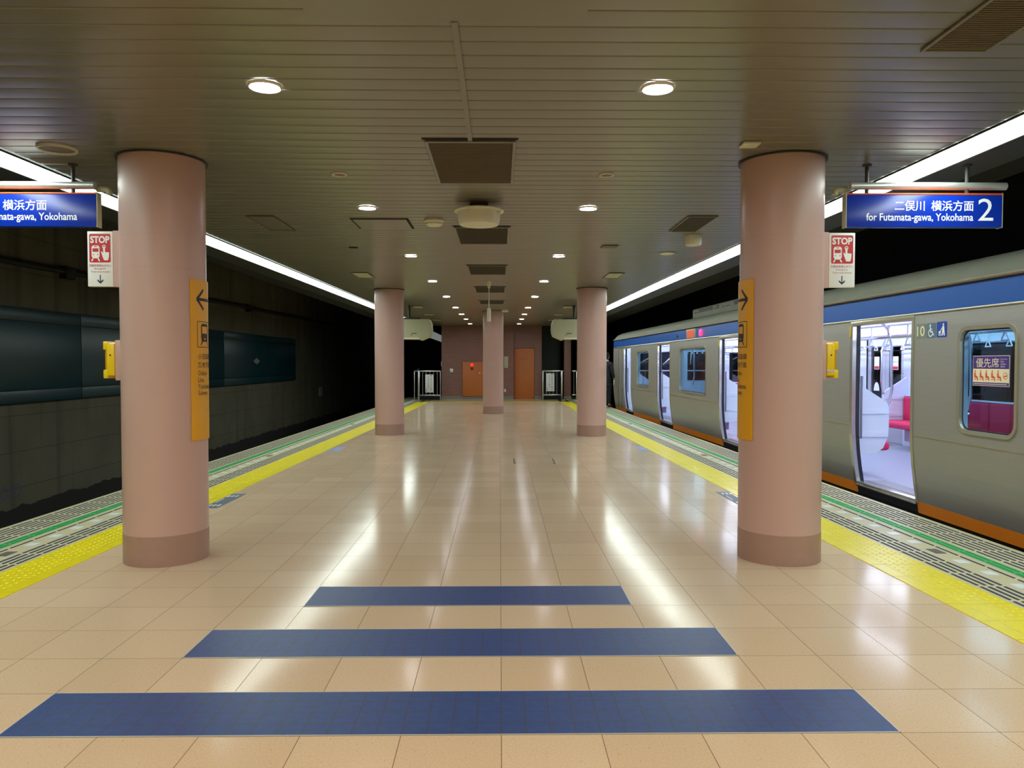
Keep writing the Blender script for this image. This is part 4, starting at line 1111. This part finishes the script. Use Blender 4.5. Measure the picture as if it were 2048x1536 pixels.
def bench(u0, u1, near):
    S = (lambda s: s) if near else (lambda s: IW - s)
    X = lambda a, b: sorted((S(a), S(b)))
    mb = MB()
    mb.rbox(*X(0.12, 0.58), u0, u1, 0.38, 0.50, 0.045, seg=3)
    st = mb.build('bench_seat', m_seat, TR)
    mb = MB(); k = max(1, round((u1 - u0) / 0.46))
    for i in range(k): mb.rbox(*X(0.1, 0.2), u0 + (u1 - u0) * i / k + 0.004, u0 + (u1 - u0) * (i + 1) / k - 0.004, 0.48, 0.82 if near else 0.90, 0.035, seg=3)
    mb.build('bench_back', m_seat, st)
    mb = MB(); mb.rbox(*X(0.1, 0.36), u0 + 0.35, u1 - 0.35, 0.16, 0.379, 0.01); lab(mb.build('heater_box', mat('heater_mauve', (186, 160, 186), 0.5), st), 'mauve heater box')
    mb = MB(); mb.rbox(*X(0.1, 0.17), u0, u1, 0.825 if near else 0.905, 0.845 if near else 0.93, 0.008); mb.build('back_cap', m_lav, st)
def partition(u, near):
    S = (lambda s: s) if near else (lambda s: IW - s)
    P = [(0.1, 0.33), (0.36, 0.36), (0.45, 0.42), (0.51, 0.56), (0.52, 0.7), (0.52, 0.92), (0.49, 0.99), (0.42, 1.04), (0.26, 1.14), (0.1, 1.24)]
    mb = MB(); mb.prism([(S(a), u - 0.02, b) for a, b in P], (0, 0.04, 0))
    pt = mb.build('seat_partition', m_lav, TR)
    for z0, z1 in ((0.85, 0.91), (0.56, 0.62)):
        mb = MB(); mb.prism([(S(a), u - 0.035, b) for a, b in ((0.12, z0), (0.5, z0), (0.47, z1), (0.12, z1))], (0, 0.07, 0)); mb.build('ridge', m_lav, pt)
    mb = MB(); mb.tube([(S(0.5), u, 0.95), (S(0.53), u, 1.0), (S(0.56), u, 1.15), (S(0.55), u, 1.7), (S(0.5), u, 1.9), (S(0.42), u, 1.98)], 0.017, 10); mb.tube([(S(0.47), u, 0.95), (S(0.54), u, 0.95)], 0.015); mb.build('grab_pole', m_chrome, pt)
edges = [(U0 + 0.4, DOORS[0][0])] + [(a[1], b[0]) for a, b in zip(DOORS, DOORS[1:])]
for a, b in edges:
    for near in (True, False):
        bench(a + 0.16 if a > 3 else a, b - 0.16, near)
        partition(b - 0.12, near)
        if a > 3: partition(a + 0.12, near)
for d in DOORS:      # upright grab bars in the doorways
    mb = MB(); mb.tube([(0.13, d[1] + 0.03, 0.55), (0.13, d[1] + 0.03, 1.32)], 0.014, 10); mb.build('doorway_bar', mat('bar_grey', (132, 130, 140), 0.4, 0.6), TR)
    mb = MB(); mb.tube([(IW - 0.13, d[0] - 0.03, 0.75), (IW - 0.13, d[0] - 0.03, 1.3)], 0.014, 10); mb.build('doorway_bar', m_chrome, TR)
for s in (0.55, IW - 0.55):
    mb = MB(); mb.tube([(s, U0 + 0.4, 1.95), (s, 24.0, 1.95)], 0.014, 10); mb.build('strap_rail', m_chrome, TR)
for s in (0.12, IW - 0.12):
    mb = MB()
    d_ = 1 if s < 1 else -1
    for k in range(4): mb.tube([(s + d_ * (0.05 + k * 0.08), U0 + 0.4, 1.78), (s + d_ * (0.05 + k * 0.08), 24.0, 1.78)], 0.01, 6)
    mb.build('luggage_rack', m_chrome, TR)
strap0 = None
m_strap = mat('strap_white', (222, 224, 236), 0.5)
k = 0
for s in (0.55, IW - 0.55):
    u = 7.3
    while u < 20.2:
        if strap0 is None:
            mb = MB(); mb.tube([(0, 0, 1.945), (0, 0, 1.80)], 0.012, 8); strap0 = mb.build('hanging_strap', m_strap, TR)
            mb = MB(); T = [(0, -0.055, 1.705), (0, 0.055, 1.705), (0, 0.0, 1.80)]
            for p, q in zip(T, T[1:] + T[:1]): mb.tube([p, q], 0.0085, 8)
            loop = mb.build('strap_loop', m_strap, strap0)
            strap0.location = (s, u, 0)
        else:
            o = strap0.copy(); COL.objects.link(o); o.parent = TR; o.location = (s, u, 0)
            q = loop.copy(); COL.objects.link(q); q.parent = o
        u += 0.42

# marks on the car side
def plate(u_l, u_r, z0, z1, m_, nm):
    mb = MB(); mb.poly([(-0.0015, u, z) for u, z in rrect(min(u_l, u_r), max(u_l, u_r), z0, z1, 0.015)]); return mb.build(nm, m_, TR)
# seen from the platform, left to right means falling u
def tf(ul): return lambda a, b: (-0.0035, ul - a, b)
m_cg = mat('plate_grey_green', (120, 128, 120), 0.5); m_cb = mat('plate_slate', (86, 112, 134), 0.5); m_cb2 = mat('plate_blue', (20, 66, 168), 0.4)
m_num = mat('number_cream', (226, 222, 180), 0.5)
p = plate(7.865, 7.705, 1.735, 1.885, m_cg, 'car_number_plate')
mb = MB(); write(mb, '10', 0.012, 0.148, 1.757, 1.863, tf(7.865), 0.01); mb.build('car_number', m_num, p)
p = plate(7.69, 7.53, 1.735, 1.885, m_cb, 'wheelchair_plate')
mb = MB(); fn = tf(7.69)
flat(mb, circ(0.068, 1.862, 0.012, 10), fn)
flat(mb, line2((0.068, 1.85), (0.072, 1.80), 0.014), fn); flat(mb, line2((0.07, 1.822), (0.1, 1.822), 0.01), fn); flat(mb, line2((0.07, 1.797), (0.105, 1.797), 0.014), fn); flat(mb, line2((0.103, 1.8), (0.12, 1.762), 0.013), fn); flat(mb, line2((0.116, 1.762), (0.134, 1.766), 0.011), fn)
ring2(mb, 0.074, 1.785, 0.029, 0.039, fn, 0, 16, 110, 340)
mb.build('wheelchair_symbol', m_letter, p)
p = plate(7.515, 7.35, 1.735, 1.89, m_cb2, 'stroller_plate')
mb = MB(); fn = tf(7.515)
flat(mb, circ(0.11, 1.862, 0.012, 10), fn); flat(mb, [(0.098, 1.848), (0.122, 1.848), (0.136, 1.752), (0.118, 1.752), (0.11, 1.79), (0.1, 1.752), (0.084, 1.752)], fn)
flat(mb, line2((0.1, 1.835), (0.068, 1.806), 0.008), fn); flat(mb, [(0.03, 1.79), (0.07, 1.808), (0.068, 1.775), (0.04, 1.772)], fn)
for c_ in (0.042, 0.066): ring2(mb, c_, 1.76, 0.005, 0.01, fn, 0, 10)
mb.build('stroller_symbol', m_letter, p)
# priority seat sticker on the window
pu0 = 6.985; PW = 0.49
mb = MB(); mb.rbox(0.022, 0.0245, pu0 - PW, pu0, 1.272, 1.548, 0.0005, seg=1); st = mb.build('priority_sticker', mat('sticker_edge', (214, 190, 190), 0.5), TR)
m_pur = mat('sticker_purple', (66, 36, 130), 0.5); m_crm = mat('sticker_cream', (236, 222, 190), 0.5); m_ofig = mat('figure_orange', (216, 78, 46), 0.5)
def sf(d): return lambda a, b: (0.0215 - d, pu0 - a, 1.548 - b)
mb = MB(); flat(mb, [(0.006, 0.006), (PW - 0.006, 0.006), (PW - 0.006, 0.12), (0.006, 0.12)], sf(0)); flat(mb, [(0.006, 0.243), (PW - 0.006, 0.243), (PW - 0.006, 0.27), (0.006, 0.27)], sf(0)); mb.build('purple_field', m_pur, st)
mb = MB(); flat(mb, [(0.006, 0.12), (PW - 0.006, 0.12), (PW - 0.006, 0.243), (0.006, 0.243)], sf(0)); mb.build('cream_field', m_crm, st)
mb = MB(); write(mb, '優先席', 0.045, 0.355, 0.107, 0.022, sf(0.001), 0.0)
for tx_, wd, z in (('Priority', 0.085, 0.042), ('Seat', 0.045, 0.06), ('优先座位', 0.07, 0.084), ('優先座', 0.055, 0.106)): write(mb, tx_, 0.375, 0.375 + wd, z, z - 0.014, sf(0.001))
k = 0.02
while k < PW - 0.03:
    flat(mb, [(k, 0.253), (k + 0.008, 0.253), (k + 0.008, 0.261), (k, 0.261)], sf(0.001)); k += 0.012
mb.build('white_lettering', m_crm, st)
mb = MB()
for i in range(5):
    x = 0.035 + i * 0.078
    flat(mb, circ(x, 0.14, 0.009, 8), sf(0.001)); flat(mb, [(x - 0.012, 0.152), (x + 0.006, 0.152), (x + 0.012, 0.185), (x + 0.036, 0.19), (x + 0.042, 0.228), (x + 0.03, 0.228), (x + 0.024, 0.204), (x - 0.012, 0.2)], sf(0.001))
    flat(mb, line2((x - 0.014, 0.215), (x + 0.02, 0.215), 0.006), sf(0.001))
ring2(mb, 0.44, 0.182, 0.025, 0.03, sf(0.001)); flat(mb, line2((0.42, 0.19), (0.46, 0.178), 0.012), sf(0.001))
mb.build('seat_figures', m_ofig, st)
# destination display and side lamp in the blue band
mb = MB(); mb.rbox(-0.01, 0.02, 16.02, 16.72, 2.005, 2.215, 0.008); ds = mb.build('destination_display', mat('display_frame', (150, 146, 130), 0.4, 0.4), TR)
mb = MB(); mb.rbox(-0.013, -0.009, 16.1, 16.64, 2.03, 2.195, 0.001, seg=1); mb.build('display_screen', mat('display_amber', (190, 74, 40), 0.5, emit=0.35), ds)
mb = MB(); mb.rbox(-0.016, 0.01, 15.58, 15.72, 2.04, 2.175, 0.012); lab(mb.build('door_lamp', mat('lamp_red', (255, 30, 70), 0.3, emit=5.0), TR), 'glowing red door lamp')
mb = MB(); mb.lathe((-0.002, 17.5, 2.09), [(0.0, -0.004), (0.03, -0.004), (0.03, 0.004)], 12, axis='X'); mb.build('lock_cap', m_rub, TR)

# ------------------------------------------------------------------ the conductor beyond the far right column
PX, PY = 3.56, 25.25
PR = thing('person', 'person in dark uniform with white gloves standing beside the far end of the train', 'person', (PX, PY, 0))
def skin_mesh(name, joints, bones, m_, parent, root=0, sub=2):
    me = bpy.data.meshes.new(name)
    off = ROOT.get(parent.name, Vector((0, 0, 0)))
    me.from_pydata([j[0] for j in joints], bones, [])
    o = bpy.data.objects.new(name, me); COL.objects.link(o)
    md = o.modifiers.new('skin', 'SKIN')
    for i, j in enumerate(joints):
        r = j[1] if isinstance(j[1], tuple) else (j[1], j[1])
        me.skin_vertices[0].data[i].radius = r
        me.skin_vertices[0].data[i].use_root = (i == root)
    sd = o.modifiers.new('sub', 'SUBSURF'); sd.levels = sub; sd.render_levels = sub
    dg = bpy.context.evaluated_depsgraph_get()
    m2 = bpy.data.meshes.new_from_object(o.evaluated_get(dg))
    bpy.data.objects.remove(o); bpy.data.meshes.remove(me)
    m2.name = name; m2.materials.clear(); m2.materials.append(m_)
    for p_ in m2.polygons: p_.use_smooth = True
    q = bpy.data.objects.new(name, m2); COL.objects.link(q); q.parent = parent
    ROOT[q.name] = off
    return q
m_skin = mat('skin', (196, 142, 112), 0.55); m_unif = mat('uniform_navy', (30, 32, 46), 0.8, var=0.1, vscale=20); m_trou = mat('trouser_black', (20, 20, 26), 0.85); m_hair = mat('hair_black', (16, 14, 14), 0.6); m_shoe = mat('shoe_black', (14, 13, 13), 0.35)
# local frame: x to the right, y away from the viewer (the way the person faces), z up
J = [((0, 0, 0.93), (0.125, 0.095)), ((0, 0.0, 1.10), (0.12, 0.09)), ((0, 0.01, 1.28), (0.14, 0.1)), ((0, 0, 1.40), (0.12, 0.08)), ((0, 0.01, 1.47), 0.052), ((0, 0.03, 1.53), 0.055), ((0, 0.035, 1.60), (0.076, 0.09)), ((0, 0.03, 1.67), (0.072, 0.085)), ((0, 0.02, 1.715), (0.05, 0.06)),
     ((-0.17, 0, 1.38), 0.055), ((-0.21, -0.01, 1.12), 0.042), ((-0.2, 0.05, 0.88), 0.032), ((0.17, 0, 1.38), 0.055), ((0.225, -0.01, 1.12), 0.042), ((0.235, 0.07, 0.89), 0.032),
     ((-0.09, 0, 0.84), 0.085), ((-0.095, 0.01, 0.48), 0.058), ((-0.1, -0.02, 0.09), 0.042), ((-0.11, 0.1, 0.045), 0.04), ((0.09, 0, 0.84), 0.085), ((0.1, 0.01, 0.48), 0.058), ((0.105, -0.02, 0.09), 0.042), ((0.12, 0.1, 0.045), 0.04)]
B = [(0, 1), (1, 2), (2, 3), (3, 4), (4, 5), (5, 6), (6, 7), (7, 8), (3, 9), (9, 10), (10, 11), (3, 12), (12, 13), (13, 14), (0, 15), (15, 16), (16, 17), (17, 18), (0, 19), (19, 20), (20, 21), (21, 22)]
# nose and ears grown from the head
J += [((0, 0.135, 1.595), 0.014), ((-0.085, 0.02, 1.60), (0.012, 0.022)), ((0.085, 0.02, 1.60), (0.012, 0.022))]
B += [(6, 23), (6, 24), (6, 25)]
body = skin_mesh('body', J, B, m_skin, PR)
JJ = [((0, 0, 0.86), (0.158, 0.122)), ((0, 0, 1.10), (0.14, 0.108)), ((0, 0.01, 1.28), (0.155, 0.115)), ((0, 0, 1.40), (0.15, 0.105)), ((0, 0.005, 1.455), (0.105, 0.09)), ((-0.175, 0, 1.385), 0.066), ((-0.212, -0.01, 1.12), 0.055), ((-0.202, 0.045, 0.91), 0.045), ((0.175, 0, 1.385), 0.066), ((0.227, -0.01, 1.12), 0.055), ((0.236, 0.065, 0.92), 0.045), ((0, 0, 0.79), (0.158, 0.122)), ((0, 0, 0.74), (0.158, 0.122)), ((0, 0.006, 1.485), (0.066, 0.06))]
skin_mesh('jacket', JJ, [(0, 1), (1, 2), (2, 3), (3, 4), (3, 5), (5, 6), (6, 7), (3, 8), (8, 9), (9, 10), (0, 11), (11, 12), (4, 13)], m_unif, PR)
JT = [((0, 0, 0.96), (0.14, 0.108)), ((-0.09, 0, 0.84), 0.094), ((-0.095, 0.01, 0.48), 0.074), ((-0.1, -0.015, 0.09), 0.062), ((0.09, 0, 0.84), 0.094), ((0.1, 0.01, 0.48), 0.074), ((0.105, -0.015, 0.09), 0.062), ((0, 0, 1.05), (0.135, 0.104)), ((0, 0, 1.09), (0.13, 0.1))]
skin_mesh('trousers', JT, [(0, 1), (1, 2), (2, 3), (0, 4), (4, 5), (5, 6), (0, 7), (7, 8)], m_trou, PR)
for sx in (-1, 1):
    skin_mesh('shoe', [((sx * 0.102, -0.05, 0.052), 0.045), ((sx * 0.108, 0.06, 0.045), 0.043), ((sx * 0.118, 0.17, 0.036), 0.034)], [(0, 1), (1, 2)], m_shoe, PR)
    hx, hy, hz = sx * (0.2 if sx < 0 else 0.235), (0.055 if sx < 0 else 0.075), 0.87
    g = [((hx, hy, hz), (0.024, 0.03)), ((hx, hy + 0.012, hz - 0.06), (0.02, 0.036))]
    bb = [(0, 1)]
    for k in range(4):
        yy = hy - 0.016 + k * 0.02; i = len(g); ln = (0.045, 0.055, 0.05, 0.036)[k]
        g += [((hx, yy, hz - 0.095), 0.009), ((hx - sx * 0.008, yy + 0.004, hz - 0.095 - ln * 0.6), 0.0085), ((hx - sx * 0.02, yy + 0.004, hz - 0.095 - ln), 0.0075)]
        bb += [(1, i), (i, i + 1), (i + 1, i + 2)]
    i = len(g); g += [((hx - sx * 0.01, hy + 0.045, hz - 0.05), 0.0105), ((hx - sx * 0.02, hy + 0.055, hz - 0.085), 0.009)]; bb += [(0, i), (i, i + 1)]
    skin_mesh('glove', g, bb, m_white, PR, sub=1)
mb = MB(); mb.lathe((0, 0.01, 1.475), [(0.08, -0.03), (0.078, 0.0), (0.068, 0.028), (0.06, 0.028)], 20)
ROOT_save = ROOT[PR.name]; ROOT[PR.name] = Vector((0, 0, 0))
mb.build('collar', m_white, PR)
mb = MB(); mb.lathe((0, 0.012, 0), [(0.079, 1.60), (0.088, 1.64), (0.09, 1.68), (0.075, 1.72), (0.045, 1.745), (0.0, 1.752)], 22)
mb.lathe((0, -0.012, 0), [(0.07, 1.545), (0.08, 1.58), (0.086, 1.64), (0.088, 1.68)], 22, a0=math.radians(185), a1=math.radians(355))
mb.build('hair', m_hair, PR)
ROOT[PR.name] = ROOT_save
PR.rotation_euler = (0, 0, math.radians(-35))
PR.scale = (1.05, 1.05, 1.05)
bpy.context.view_layer.update()
